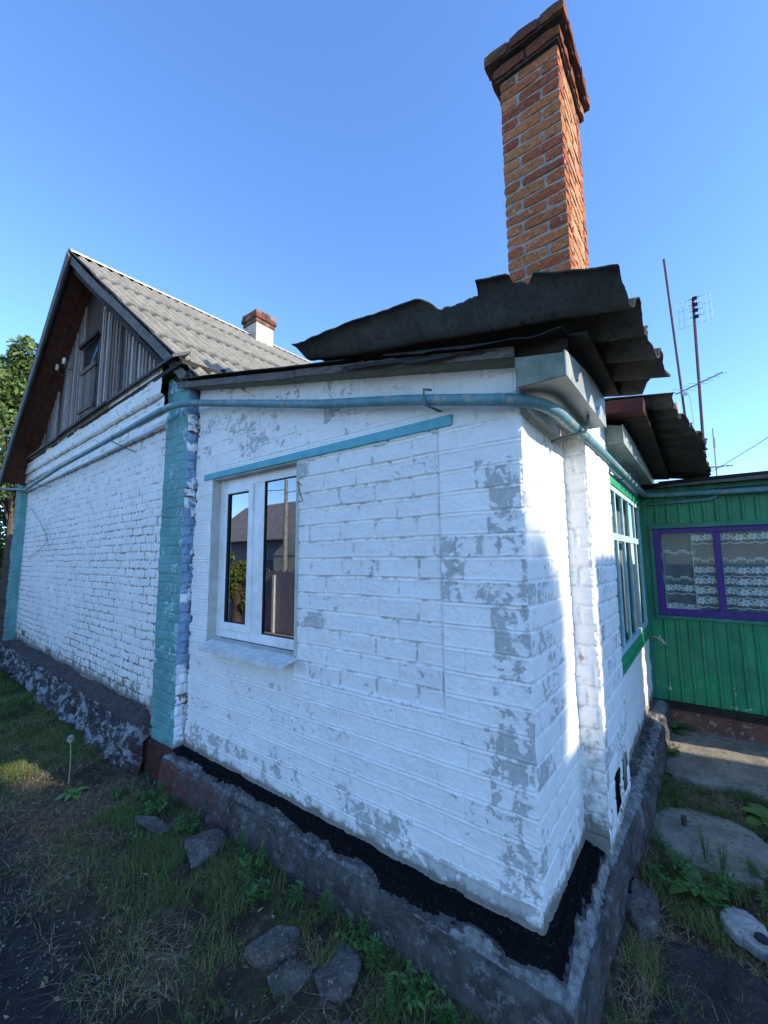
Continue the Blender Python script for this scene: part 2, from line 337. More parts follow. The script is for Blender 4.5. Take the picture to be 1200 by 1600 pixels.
# ground patch with fine relief near the camera
def ground():
    xs = np.concatenate([np.arange(-120, -14, 6), np.arange(-14, -4.6, .06), np.arange(-4.6, 2.2, .014), np.arange(2.2, 6, .1), np.arange(6, 130, 6)])
    ys = np.concatenate([np.arange(-120, -6, 6), np.arange(-6, -1.9, .1), np.arange(-1.9, 4.2, .014), np.arange(4.2, 8, .15), np.arange(8, 130, 6)])
    X, Y = np.meshgrid(xs, ys, indexing='ij'); Z = gz(X, Y)
    far = sst(12, 40, np.hypot(X, Y)); Z = Z*(1-far)
    Xa, Ya = X, Y
    dark = np.zeros_like(X)
    # asphalt-like dark path at left and lower right, brown soil by the house
    dark = np.maximum(dark, sst(-.9, -1.25, Ya+(fbm(X+9, Y, 1.7, 71)-.5)*.5)*(Xa < .3))
    dark = np.maximum(dark, sst(.42, .55, Xa+(fbm(X, Y+9, 4, 72)-.5)*.35)*sst(1.0, .75, Ya+(fbm(X, Y+9, 4, 73)-.5)*.4))
    soil = np.exp(-(((X+3.15)/.55)**2+((Y+.85)/.25)**2))
    green = np.clip(sst(-4.0, -5.2, X)+.0, 0, 1)*(Y < .2)
    me = np_mesh('ground', np.stack([X, Y, Z], -1).reshape(-1, 3), grid_faces(len(xs), len(ys)), dict(dark=dark.ravel(), soil=soil.ravel(), green=green.ravel()))
    a = NM('ground_soil')
    c = a.mix(a.rmp(a.noise(2.2, 7, .7), .35, .65), (.11, .085, .060), (.055, .044, .034))
    c = a.mix(a.rmp(a.noise(11, 7, .7), .5, .66), c, (.19, .155, .11))
    c = a.mix(a.attr('soil'), c, a.mix(a.rmp(a.noise(9, 7, .7), .35, .65), (.22, .13, .08), (.12, .07, .045)))
    c = a.mix(a.attr('dark'), c, a.mix(a.rmp(a.noise(6, 7, .7), .35, .65), (.075, .072, .07), (.042, .041, .042)))
    c = a.mix(a.math('MULTIPLY', a.attr('green'), .7), c, (.035, .06, .02))
    c = a.mix(a.rmp(a.math('ADD', a.vor(60), a.math('MULTIPLY', a.noise(7), .3)), .24, .18, 0, .65), c, (.26, .25, .23))
    a.col(c).set(Roughness=1, Specular_IOR_Level=.02); a.bump(a.noise(55, 7, .75), 1, .02); a.bump(a.noise(18, 7, .75), .8, .03); a.bump(a.vor(130), .4, .004)
    o = link('ground', me, a.m, smooth=True); tag(o, kind='structure')
ground()

# ================================================================== WHITE BRICK EXTENSION
H1 = thing('brick_extension', 'low white painted brick house extension with a plastic window and tall red chimney', 'house', (0, 0, 0))
WA_X = -3.06
def topz(x): return 2.90+.226*(-x)   # underside of the rake
def wa_hide(u, v):
    x = WA_X+u; z = .3+v
    cw = .012+.03*fbm(z*0, z, 7, 401, 4)+.03*sst(.55, .75, fbm(z*0+3, z, 16, 402, 3))
    win = (x > -2.735) & (x < -1.618) & (z > 1.235) & (z < 2.625)
    return (z > topz(x)+.05) | win | (u < cw) | ((x < -2.7) & (z > 3.55))
def wa_peel(u, v, rnd, jn):
    x = WA_X+u; z = .3+v; d = -x
    corner = np.where((d < .19+.06*(rnd > .5)) & (z < 2.4), 1.0, 0)*sst(.05, .6, rnd+.05)*(.34+.25*sst(.5, 1.3, z)*sst(2.6, 2.0, z))+.0
    corner2 = np.where((d >= .19) & (d < .46) & (z < 2.25) & (z > 1.2), .60, 0)*sst(.5, .75, rnd)
    up = .42*sst(2.55, 2.75, z)*sst(3.4, 3.1, z)*sst(.25, .6, rnd)*sst(-.7, -1.3, x)
    low = .30*sst(1.25, .9, z)*sst(.35, .8, rnd)+.35*sst(.62, .40, z)*(rnd > .4)
    pan = np.where((x > -1.618) & (x < -.46) & (z > 1.1) & (z < 2.6), .30*(rnd > .78)+.30*(rnd > .95), 0)
    p = np.maximum.reduce([corner, corner2, up, low, pan])
    solid = np.where((d < .17) & (rnd > .80) & (z > 1.4) & (z < 2.2), 1.25, 0)
    p = np.maximum(p, solid)*(1-jn*.75)
    return p+(fbm(x, z, 2.2, 55, 3)-.5)*.3+(p < 1.1)*(fbm(x, z, 13, 56, 4)-.5)*(.55+.75*(p > .35))-.07+.22*np.exp(-((d-.12)/.14)**2)*sst(2.5, 2.1, z)
def wa_dirt_dark(u, v):
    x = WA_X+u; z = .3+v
    return 1.0*np.exp(-v/.035)+.30*np.exp(-v/.14)+.30*np.exp(-np.maximum(0, topz(x)-z)/.10)+.35*np.exp(-np.abs(x+.463)/.010)*(z > 1.1)*(z < 2.6)+.25*np.exp(-np.abs(u)/.04)  # dirt at foot and seam, also darker towards the rake and crack
panel = lambda u, v: (WA_X+u > -1.618) & (WA_X+u < -.465) & (.3+v > 1.12) & (.3+v < 2.62)
def wa_extra(u, v):
    x = WA_X+u; z = .3+v
    e = -.010*(panel(u, v))*sst(2.66, 2.2, z)
    e += -.016*np.exp(-((x+.463+(fbm(z*0, z, 12, 402, 3)-.5)*.008)/.005)**2)*(z > 1.1)*(z < 2.62)
    e += .012*np.exp(-((z-.36)/.05)**2)*0
    # cracks under the roof at left
    for (x0, z0, x1, z1) in ((-2.55, 3.36, -2.2, 3.46), (-2.35, 3.36, -2.15, 3.22), (-1.35, 3.08, -1.25, 3.0), (-1.28, 3.0, -1.24, 2.93), (-.75, 2.93, -.6, 2.86)):
        dx, dz = x1-x0, z1-z0; t = np.clip(((x-x0)*dx+(z-z0)*dz)/(dx*dx+dz*dz), 0, 1); dst = np.hypot(x-x0-t*dx, z-z0-t*dz)+(fbm(x, z, 30, 8, 3)-.5)*.02
        e += -.016*np.exp(-(dst/.008)**2)
    return e
brick_face('wall', (WA_X, 0, .3), (1, 0, 0), (0, 0, 1), (0, -1, 0), -WA_X, 3.35, .0042, M_WHITE, H1, relief=.005, jw=.011, rough=.0048, seed=3,
           c1=True, hide=wa_hide, extra=wa_extra, peel=wa_peel, dirt=wa_dirt_dark, panel=panel, wob=.005,
           expose=lambda u, v, r, j: .5*np.exp(-np.maximum(0, u-.02)/.02)+.0*u)
# rusty core seen in the crack by the pilaster
m = MB(); m.box(WA_X-.004, WA_X+.14, .025, .10, .3, 3.5); m.build('crack_core', M_RUST, H1, 'rust brown broken brick core behind the crack')
# side wall (faces +x) corner to buttress, buttress, far side wall
def wb_peel(u, v, rnd, jn): return (.38*(rnd > .62)+.30*sst(.25, .6, rnd)*sst(.3, .0, u))*(1-jn)+(fbm(u, v, 2, 57, 3)-.5)*.2
def foot_dirt_top_dark(u, v): return 1.0*np.exp(-v/.05)+.40*np.exp(-v/.16)+.25*sst(2.2, 2.45, v)  # foot dirt, plus darker towards the top
brick_face('side_wall', (0, 0, .3), (0, 1, 0), (0, 0, 1), (1, 0, 0), .77, 2.75, .0055, M_WHITE, H1, relief=.005, jw=.011, seed=5, c0=True, peel=wb_peel, dirt=foot_dirt_top_dark, u0=.14)
BX, BY0, BY1 = .130, .76, 1.54
BT = thing('x', 'x', 'x'); bpy.data.objects.remove(BT)
b1 = brick_face('buttress', (-.01, BY0, .24), (1, 0, 0), (0, 0, 1), (0, -1, 0), BX+.01, 2.81, .005, M_WHITE, H1, bw=.145, relief=.006, jw=.012, rough=.004, seed=7, c1=True,
           peel=lambda u, v, r, j: (fbm(u, v, 3, 58, 3)-.3)*.5, dirt=lambda u, v: .9*np.exp(-v/.10)+.33*np.exp(-v/.4)+.22, expose=lambda u, v, r, j: .15*sst(1.3, .2, v)+.3*(r > .9)*(v < 1.2))
def slots(u, v):
    y = BY0+u; z = .24+v
    return ((y > 1.0) & (y < 1.17) & (z > .36) & (z < .58)) | ((y > 1.27) & (y < 1.46) & (z > .36) & (z < .58))
bo = brick_face('buttress_face', (BX, BY0, .24), (0, 1, 0), (0, 0, 1), (1, 0, 0), BY1-BY0, 2.91, .006, M_WHITE, b1, relief=.006, jw=.012, rough=.004, seed=9, c0=True, hide=slots,
           peel=wb_peel, dirt=lambda u, v: .8*np.exp(-v/.08)+.2*np.exp(-v/.3)+.35*(v > 2.45), expose=lambda u, v, r, j: .42*sst(.9, .1, v)*(r > .45)+.1)  # dirt at the foot, and a darker band near the top
m = MB(); m.box(.03, .10, .98, 1.49, .34, .6); m.build('vent_recess', M_DARK, b1)
m = MB(); m.box(-.01, BX-.012, BY1-.05, BY1-.005, .3, 3.1); m.build('buttress_back', M_WHITE, b1)
# far part of the side wall with window opening
FX = .07; FY1 = 3.92
def wf_hide(u, v):
    y = BY1-.02+u; z = .3+v
    return (y > 1.60) & (y < 3.80) & (z > 1.16) & (z < 2.52)
brick_face('side_wall', (FX, BY1-.02, .3), (0, 1, 0), (0, 0, 1), (1, 0, 0), FY1-BY1+.02, 2.6, .012, M_WHITE, H1, relief=.001, jw=.011, rough=.006, seed=11, hide=wf_hide,
           peel=lambda u, v, r, j: (fbm(u, v, 3, 59, 3)-.5)*.5, dirt=foot_dirt_top_dark, jointk=.2, label='rendered white part of the side wall by the green verandah')
# back, inner walls, floor (closed body so light does not leak)
m = MB(); m.box(-3.0, -.3, 3.9, 4.0, .0, 3.5); m.build('back_wall', M_DARK, H1)
m = MB(); m.box(-2.95, -.04, .115, .13, 2.62, 2.9); m.box(-2.95, -2.75, .115, .13, .3, 2.62); m.box(-1.62, -.04, .115, .13, .3, 2.62); m.box(-2.75, -1.62, .115, .13, .3, 1.2)
m.box(-.06, -.04, .13, 1.45, .3, 2.85); m.build('inner_lining', M_DARK, H1)

# plinth of the extension: swept profile with tar strip on the ledge
def plinth():
    line = []   # (inner, outer) pairs
    pass
    ys = np.linspace(0, 3.9, 460)
    inn = [(x, 0.0) for x in np.linspace(-3.10, 0, 420)]+[(0.0 if y < 1.3 else .03, y) for y in ys]
    out = [(x+(.15 if x > -.4 else .15)*sst(-.6, 0, x), -.145-.03*sst(-1.5, 0, x)) for x in np.linspace(-3.10, 0, 420)]
    out += [(.15+.05*sst(.9, 1.9, y), -.175+y*(1+.175/3.9)) for y in ys]
    inn = np.array(inn); out = np.array(out, dtype=float)
    d = out-inn; L = np.linalg.norm(d, axis=1, keepdims=True); d = d/L
    # profile: parameter t: ledge (0..1), then face down
    nt1, nt2 = 34, 60; n = len(inn)
    s = np.concatenate([[0], np.cumsum(np.linalg.norm(np.diff(out, axis=0), axis=1))])
    P = np.zeros((n, nt1+nt2, 3)); tar = np.zeros((n, nt1+nt2)); red = np.zeros_like(tar); edge = np.zeros_like(tar)
    for k in range(nt1+nt2):
        if k < nt1:
            t = k/(nt1-1); q = inn-.03*d*(1-t)+(out-inn)*t
            z = .306-.040*t+(fbm(s, s*0+t, 7, 61, 4)-.5)*.02*sst(1.05, .5, t)+(fbm(s*3, s*0+t*2, 16, 62, 3)-.5)*.012-.012*sst(.85, 1.0, t)
            chip = sst(.52, .68, fbm(s, s*0, 4.5, 160, 5, .6)); q = q-d*(.035*chip*sst(.6, 1, t))[:, None]; z = z-.03*chip*sst(.7, 1, t)
            tt = t+(fbm(s, s*0+t*.4, 7, 63, 6, .62)-.5)*.75
            wide = .74-.08*sst(2.4, 3.0, s)-.14*sst(3.2, 3.8, s)+.28*(fbm(s, s*0, 1.3, 162, 3)-.5)
            tr = sst(wide+.05, wide-.0, tt)*sst(4.9, 4.3, s+(fbm(s, s*0, 3, 64)-.5)); tr = tr*np.where(t < .03, .6, 1)
            z = z+.010*tr+(fbm(s*2, s*0+t, 30, 161, 3)-.5)*.010*tr
            tar[:, k] = tr; edge[:, k] = sst(wide+.02, wide+.2, tt)*(.55+.6*fbm(s, s*0, 2.2, 68, 4))*(.55+.45*sst(2.6, 3.1, s)-.35*sst(3.9, 4.6, s))
        else:
            t = (k-nt1+1)/nt2; hgt = .42
            bulge = .012*math.sin(min(1, t*8)*PI/2)+.03*t
            q = out+d*(bulge+((fbm(s, s*0+t*hgt, 5, 65, 5)-.5)*.035+(fbm(s, s*0+t*hgt, 26, 66, 4)-.5)*.018)[:, None]*min(1, t*6))
            q = q-d*(.035*chip*(1-sst(0, .14, t)))[:, None]; z = .262-t*hgt-.03*chip*(1-sst(0, .1, t))
            red[:, k] = sst(1.3, .2, s)*.9; edge[:, k] = .55*sst(.05, .0, t+(fbm(s, s*0+t, 9, 67, 4)-.5)*.10)*(.5+.8*fbm(s, s*0, 3, 69, 3))
        P[:, k, 0] = q[:, 0]; P[:, k, 1] = q[:, 1]; P[:, k, 2] = z
    me = np_mesh('plinth', P.reshape(-1, 3), grid_faces(n, nt1+nt2)[:, ::-1], dict(tar=tar.ravel(), red=red.ravel(), edge=edge.ravel()))
    a = NM('plinth_cement')
    c = a.mix(a.rmp(a.noise(5, 7, .7), .35, .65), (.125, .118, .11), (.06, .056, .054))
    c = a.mix(a.rmp(a.noise(18, 6, .7), .52, .64), c, (.19, .185, .18))
    c = a.mix(a.rmp(a.noise(6, 6, .7), .6, .62, 0, .7), c, (.27, .26, .25))
    c = a.mix(a.rmp(a.math('ABSOLUTE', a.math('SUBTRACT', a.noise(2.4, 8, .75), .5)), .008, .0, 0, .9), c, (.015, .015, .015))
    c = a.mix(a.math('MULTIPLY', a.attr('red'), a.rmp(a.noise(7, 6, .7), .38, .58)), c, (.13, .055, .045))
    c = a.mix(a.rmp(a.noise(3.3, 6, .7), .60, .66, 0, .6), c, (.14, .06, .045))
    c = a.mix(a.rmp(a.math('ADD', a.attr('edge'), a.math('SUBTRACT', a.noise(20, 6, .7), .5)), .35, .65), c, a.mix(a.rmp(a.noise(25, 6, .7), .35, .65), (.36, .35, .33), (.15, .145, .14)))
    c = a.mix(a.rmp(a.math('ADD', a.attr('tar'), a.math('MULTIPLY', a.math('SUBTRACT', a.noise(34, 6, .7), .5), .9)), .42, .50), c, a.mix(a.rmp(a.noise(70, 4, .7),   .58, .66), (.008, .008, .009), (.04, .04, .04)))
    a.col(c).set(Roughness=.95, Specular_IOR_Level=.06); a.bump(a.noise(32, 8, .75), 1.0, .016); a.bump(a.vor(110), .3, .004)
    link('plinth', me, a.m, H1, smooth=True)
plinth()

# lintel, reveal, plastic window, sill
m = MB(); m.box(-2.865, -.365, -.014, .004, 2.612, 2.668, .003); m.build('lintel', M_TEALLINTEL, H1, bevel=.002)
m = MB(); m.box(-2.745, -2.735, -.002, .09, 1.2, 2.63); m.box(-2.74, -1.60, .003, .12, 2.60, 2.62); m.box(-2.74, -1.6, .002, .12, 1.22, 1.245); m.box(-1.63, -1.605, .002, .1, 1.24, 2.6); m.build('reveal', M_REVEAL, H1)
PW = MB(); YF = .075
def fr(mb, x0, x1, z0, z1, wd, y0, y1):   # rectangular frame of four butted bars
    mb.box(x0, x0+wd, y0, y1, z0, z1); mb.box(x1-wd, x1, y0, y1, z0, z1); mb.box(x0+wd, x1-wd, y0, y1, z1-wd, z1); mb.box(x0+wd, x1-wd, y0, y1, z0, z0+wd)
fr(PW, -2.735, -1.50, 1.255, 2.60, .075, YF, YF+.05); PW.box(-2.235, -2.10, YF-.001, YF+.05, 1.33, 2.525)
wfr = PW.build('window', M_PVC, H1, 'white plastic window with one opening sash and one fixed pane', bevel=.004)
m = MB(); fr(m, -2.665, -2.235, 1.325, 2.53, .06, YF-.014, YF+.04); m.build('sash', M_PVC, wfr, bevel=.005)
m = MB(); fr(m, -2.607, -2.293, 1.383, 2.472, .006, YF-.006, YF+.03); fr(m, -2.102, -1.56, 1.328, 2.527, .007, YF+.004, YF+.03); m.build('gasket', M_DARK, wfr)
m = MB(); m.box(-2.601, -2.299, YF+.012, YF+.016, 1.389, 2.466); m.build('pane', M_GLASS, wfr)
m = MB(); m.box(-2.095, -1.56, YF+.016, YF+.02, 1.335, 2.52); m.build('pane', M_GLASS, wfr)
for x in (-2.55, -2.16, -1.80):
    m = MB(); m.tube([(x, YF-.006, 1.285), (x, YF+.002, 1.285)], [.012, .013], 12); m.build('frame_plug', M_PVC, wfr, smooth=False)
m = MB(); m.hexa([(-2.645, -.125, 1.205), (-1.575, -.125, 1.205), (-1.575, .075, 1.243), (-2.70, .075, 1.243), (-2.645, -.125, 1.209), (-1.575, -.125, 1.209), (-1.575, .075, 1.247), (-2.70, .075, 1.247)])
m.box(-2.645, -1.575, -.129, -.1255, 1.178, 1.209); m.hexa([(-2.649, -.125, 1.178), (-2.6455, -.125, 1.178), (-2.6455, .06, 1.24), (-2.649, .06, 1.24), (-2.649, -.125, 1.22), (-2.6455, -.125, 1.22), (-2.6455, .06, 1.262), (-2.649, .06, 1.262)])
m.build('window_sill', M_SILL, H1)
m = MB(); m.box(-2.7, -1.5, .16, .165, 1.2, 2.6); m.build('net_curtain', simple('lilac_grey_curtain', (.36, .35, .40), (.22, .21, .26), 2.5, .9, .5, .03, 8, stretch=(5, 1, .3)), wfr)
# wire hook by the window
m = MB(); m.tube([(-1.56, -.01, 2.42), (-1.555, -.05, 2.44), (-1.52, -.06, 2.36), (-1.50, -.05, 2.30), (-1.55, -.035, 2.30), (-1.585, -.01, 2.31)], .0035, 6); m.build('wire_hook', M_STEEL, H1)
# room behind the window
m = MB(); m.box(-2.9, -1.2, .9, .92, .9, 2.8); m.box(-2.92, -2.9, .13, .9, .9, 2.8); m.box(-1.2, -1.18, .13, .9, .9, 2.8); m.box(-2.9, -1.2, .13, .9, .88, .9); m.box(-2.9, -1.2, .13, .9, 2.8, 2.82)
m.build('room', simple('dim_room_wall', (.14, .13, .14), (.11, .10, .12), 3, .9, 0), H1)

# ---- roof of the extension
RF = thing('x', 'x', 'x'); bpy.data.objects.remove(RF)
def plank_z(x): return 2.825-.224*x
def slab(mb, x0, x1, y0, y1, zo, th, f=plank_z):
    mb.hexa([(x0, y0, f(x0)+zo), (x1, y0, f(x1)+zo), (x1, y1, f(x1)+zo), (x0, y1, f(x0)+zo), (x0, y0, f(x0)+zo+th), (x1, y0, f(x1)+zo+th), (x1, y1, f(x1)+zo+th), (x0, y1, f(x0)+zo+th)])
m = MB(); slab(m, -3.12, -1.62, -.12, .10, 0, .022); slab(m, -1.612, .02, -.125, .10, .002, .022); m.build('soffit_board', M_PLYWOOD, H1)
m = MB(); slab(m, -3.20, -1.5, -.142, -.1225, -.012, .055); slab(m, -1.49, .03, -.145, -.128, -.004, .05); m.build('verge_board', M_GREYWOOD, H1)
m = MB(); slab(m, -3.04, .10, .0, 3.9, .03, .02); m.build('roof_deck', M_DARKWOOD, H1)
def corr(name, x0f, x1f, y0f, y1f, zf, pitch, amp, ph, mat, parent, nx=140, ny=200, th=.008, jag=.0, label=None, warp=None):
    """corrugated sheet; u along slope (x), v across (y). x0f/x1f functions of v, y0f/y1f functions of u in 0..1"""
    u, v = np.meshgrid(np.linspace(0, 1, nx), np.linspace(0, 1, ny), indexing='ij')
    ya = y0f(u); yb = y1f(u); y = ya+(yb-ya)*v; x = x0f(y)+(x1f(y)-x0f(y))*u
    z = zf(x, y)+amp*np.cos(2*PI*(y-ph)/pitch)+(fbm(x+9, y+9, 1.2, 411, 3)-.5)*.03
    if warp: z = z+warp(x, y)
    T = np.stack([x, y, z], -1).reshape(-1, 3); B = T.copy(); B[:, 2] -= th; n = nx*ny
    F = grid_faces(nx, ny); F2 = F[:, ::-1]+n
    def strip(idx): a = np.array(idx); return np.stack([a[:-1], a[1:], a[1:]+n, a[:-1]+n], 1)
    E = np.concatenate([strip([i*ny for i in range(nx)])[:, ::-1], strip([i*ny+ny-1 for i in range(nx)]), strip(list(range(ny))), strip([(nx-1)*ny+j for j in range(ny)])[:, ::-1]])
    me = np_mesh(name, np.vstack([T, B]), np.vstack([F, F2, E])); return link(name, me, mat, parent, label, smooth=False)
def jagn(t, s, seed): return (fbm(t, t*0, s, seed, 4)-.5)
def yfront(u):
    x = -1.33+1.85*u
    e = -.31+.0*u
    e = e+.06*sst(-.40, -.26, x)*sst(-.045, -.065, x)+.05*sst(.10, .115, x)*sst(.22, .17, x)
    return e+jagn(x, 14, 431)*.03+.025*sst(-1.33, -1.2, x)*0
corr('roof_sheet', lambda y: -1.33+.15*(y+.3)+jagn(y, 6, 432)*.03, lambda y: .487+.10*(y+.3)+.055*jagn(y, 5, 433)+.03*jagn(y, 20, 434)-.16*sst(.55, .8, y),
     yfront, lambda u: .78+jagn(u, 6, 435)*.05, lambda x, y: 3.0-.185*x-.04*(y+.3), .24, .046, -.30, M_SLATE_DARK, H1, nx=260, ny=240, warp=lambda x, y: np.interp(x, [-1.29, -.39, -.05, .11, .3, .49], [0, .068, .085, .078, .03, 0])*sst(-.14, -.29, y)-.024*sst(-.8, -1.3, x)*np.cos(2*PI*(y+.3)/.24), label='broken dark corrugated sheet curling up at the front edge')
corr('roof_sheet', lambda y: -3.1+0*y, lambda y: -1.0+0*y+jagn(y, 6, 436)*.06, lambda u: -.17+jagn(u, 9, 437)*.04, lambda u: 1.0+0*u, lambda x, y: plank_z(x)+.085-.012, .24, .012, -.1, M_SLATE_DARK, H1, nx=90, ny=120)
corr('roofing_felt', lambda y: -1.02+0*y, lambda y: -.05+0*y, lambda u: -.20+jagn(u, 5, 438)*.07+.04*u, lambda u: .3+0*u, lambda x, y: plank_z(x)+.045, .6, .004, 0, M_FELT, H1, nx=120, ny=40, th=.004,
     warp=lambda x, y: -.06*sst(-.13, -.21, y)*(.4+fbm(x, x*0, 4, 441, 3)))
corr('roofing_felt', lambda y: -.70+0*y, lambda y: .26+0*y, lambda u: -.17+jagn(u, 5, 442)*.05-.04*u, lambda u: .3+0*u, lambda x, y: plank_z(x)+.085, .6, .004, 0, M_FELT, H1, nx=120, ny=40, th=.004,
     warp=lambda x, y: -.06*sst(-.12, -.23, y)*(.3+1.0*fbm(x, x*0, 3, 443, 3))*sst(.30, .1, x))
# boxed eaves (first box near the corner, second beyond the chimney)
def eave_box(x0, x1, y0, y1, z0, za, zb):
    m = MB(); m.box(x0+.003, x1-.003, y0+.003, y1, z0+.003, z0+.010)
    o = m.build('eave_box', M_METALBOX, H1, 'pale sheet metal box closing the eave')
    m = MB(); m.hexa([(x1-.006, y0, z0-.004), (x1, y0, z0-.004), (x1, y1, z0-.004), (x1-.006, y1, z0-.004), (x1-.006, y0, za), (x1, y0, za), (x1, y1, zb), (x1-.006, y1, zb)]); m.build('box_fascia', M_METALBOX, o)
    m = MB(); m.hexa([(x0, y0, z0-.004), (x1-.008, y0, z0-.004), (x1-.008, y0+.012, z0-.004), (x0, y0+.012, z0-.004), (x0, y0, za+.03), (x1-.008, y0, za-.01), (x1-.008, y0+.012, za-.01), (x0, y0+.012, za+.03)]); m.build('end_board', M_BOXEND, o)
    for yy in np.arange(y0+.2, y1, .45):
        m = MB(); m.tube([(x1+.001, yy, z0+.04), (x1+.004, yy, z0+.04)], .006, 8); m.build('nail', M_STEEL, o)
    return o
eave_box(.035, .25, -.15, .755, 2.668, 2.775, 2.90); eave_box(.10, .25, 1.47, 3.88, 2.735, 2.87, 2.93)
m = MB(); m.hexa([(-.60, -.10, 3.02), (.33, -.10, 2.84), (.33, .77, 2.84), (-.60, .77, 3.02), (-.60, -.10, 3.03), (.33, -.10, 2.85), (.33, .77, 2.85), (-.60, .77, 3.03)]); m.build('eave_decking', M_DARKWOOD, H1)
m = MB(); m.hexa([(-.6, -.11, 2.98), (.249, -.11, 2.775), (.249, -.085, 2.775), (-.6, -.085, 2.98), (-.6, -.11, 3.05), (.249, -.11, 2.87), (.249, -.085, 2.87), (-.6, -.085, 3.05)]); m.build('rafter', M_DARKWOOD, H1)
# second run of corrugated sheets, red strip, pipe stub
corr('roof_sheet', lambda y: -.25+0*y, lambda y: .56+.15*sst(1.5, 2.8, y)+.05*(y-1.5)/2+.07*jagn(y, 4, 451)+.05*jagn(y, 17, 452), lambda u: 1.48+jagn(u, 6, 453)*.05, lambda u: 4.25+0*u,
     lambda x, y: 3.085-.14*x-.05*(y-1.5), .235, .036, 1.5, M_SLATE_DARK, H1, nx=90, ny=500, label='lower run of dark corrugated sheets above the side window')
m = MB(); m.hexa([(.10, 1.30, 2.93), (.395, 1.34, 2.905), (.395, 1.62, 2.91), (.10, 1.6, 2.94), (.10, 1.30, 3.02), (.40, 1.34, 2.995), (.40, 1.62, 3.0), (.10, 1.6, 3.03)]); m.build('flashing', M_REDMETAL, H1, 'dark red metal strip under the second roof run', bevel=.003)
m = MB(); m.hexa([(-.1, 1.5, 2.95), (.40, 1.5, 2.90), (.40, 3.9, 2.80), (-.1, 3.9, 2.85), (-.1, 1.5, 2.98), (.40, 1.5, 2.93), (.40, 3.9, 2.83), (-.1, 3.9, 2.88)]); m.build('eave_decking', M_DARKWOOD, H1)
m = MB(); m.tube([(.543, 2.8, 2.95), (.545, 2.8, 3.36)], .030, 14); m.build('vent_stub', simple('pale_vent_pipe', (.42, .40, .34), (.34, .32, .28), 8, .9, .4, .004, 50), H1, smooth=True)
# green framed side window, multi pane
GW = MB(); X0 = FX-.045; X1 = FX+.012
def frx(mb, x0, x1, y0, y1, z0, z1, wd):
    mb.box(x0, x1, y0, y0+wd, z0, z1); mb.box(x0, x1, y1-wd, y1, z0, z1); mb.box(x0, x1, y0+wd, y1-wd, z1-wd, z1); mb.box(x0, x1, y0+wd, y1-wd, z0, z0+wd)
frx(GW, FX-.03, FX+.022, 1.57, 3.85, 1.04, 2.58, .075); GW.box(FX-.03, FX+.030, 1.57, 3.85, 1.00, 1.039)
gw = GW.build('window', simple('bright_green_paint', (.03, .33, .14), (.02, .26, .11), 14, .5, .3, .004, 60), H1, 'green framed multi pane side window with pale mint bars')
m = MB(); frx(m, FX-.02, FX+.012, 1.647, 3.773, 1.117, 2.503, .045)
m.box(FX-.018, FX+.010, 1.692, 3.728, 2.04, 2.10)
for i in range(1, 5):
    yy = 1.692+i*(3.728-1.692)/5; m.box(FX-.017, FX+.008, yy-.022, yy+.022, 1.162, 2.04); m.box(FX-.017, FX+.008, yy-.02, yy+.02, 2.10, 2.458)
m.build('window_bars', M_MINT, gw, bevel=.003)
m = MB(); m.box(FX-.008, FX-.005, 1.69, 3.73, 1.16, 2.46); m.build('pane', M_GLASS2, gw)
m = MB(); m.box(FX-.12, FX-.115, 1.56, 3.8, 1.0, 2.6); m.build('net_curtain', simple('grey_curtain', (.28, .29, .29), (.14, .15, .15), 3, .9, .4, .02, 12, stretch=(1, 4, .3)), gw)
m = MB(); m.tube([(FX+.0, 3.86, .98), (FX+.08, 3.80, .99), (FX+.14, 3.76, .965), (FX+.17, 3.74, .93)], [.012, .014, .016, .012], 8)
m.tube([(FX+.11, 3.78, .97), (FX+.12, 3.78, 1.02)], [.014, .010], 7); m.build('knotted_rope', simple('pale_rope', (.5, .47, .42), (.38, .35, .30), 40, .95, .8, .004, 120), H1, smooth=True)

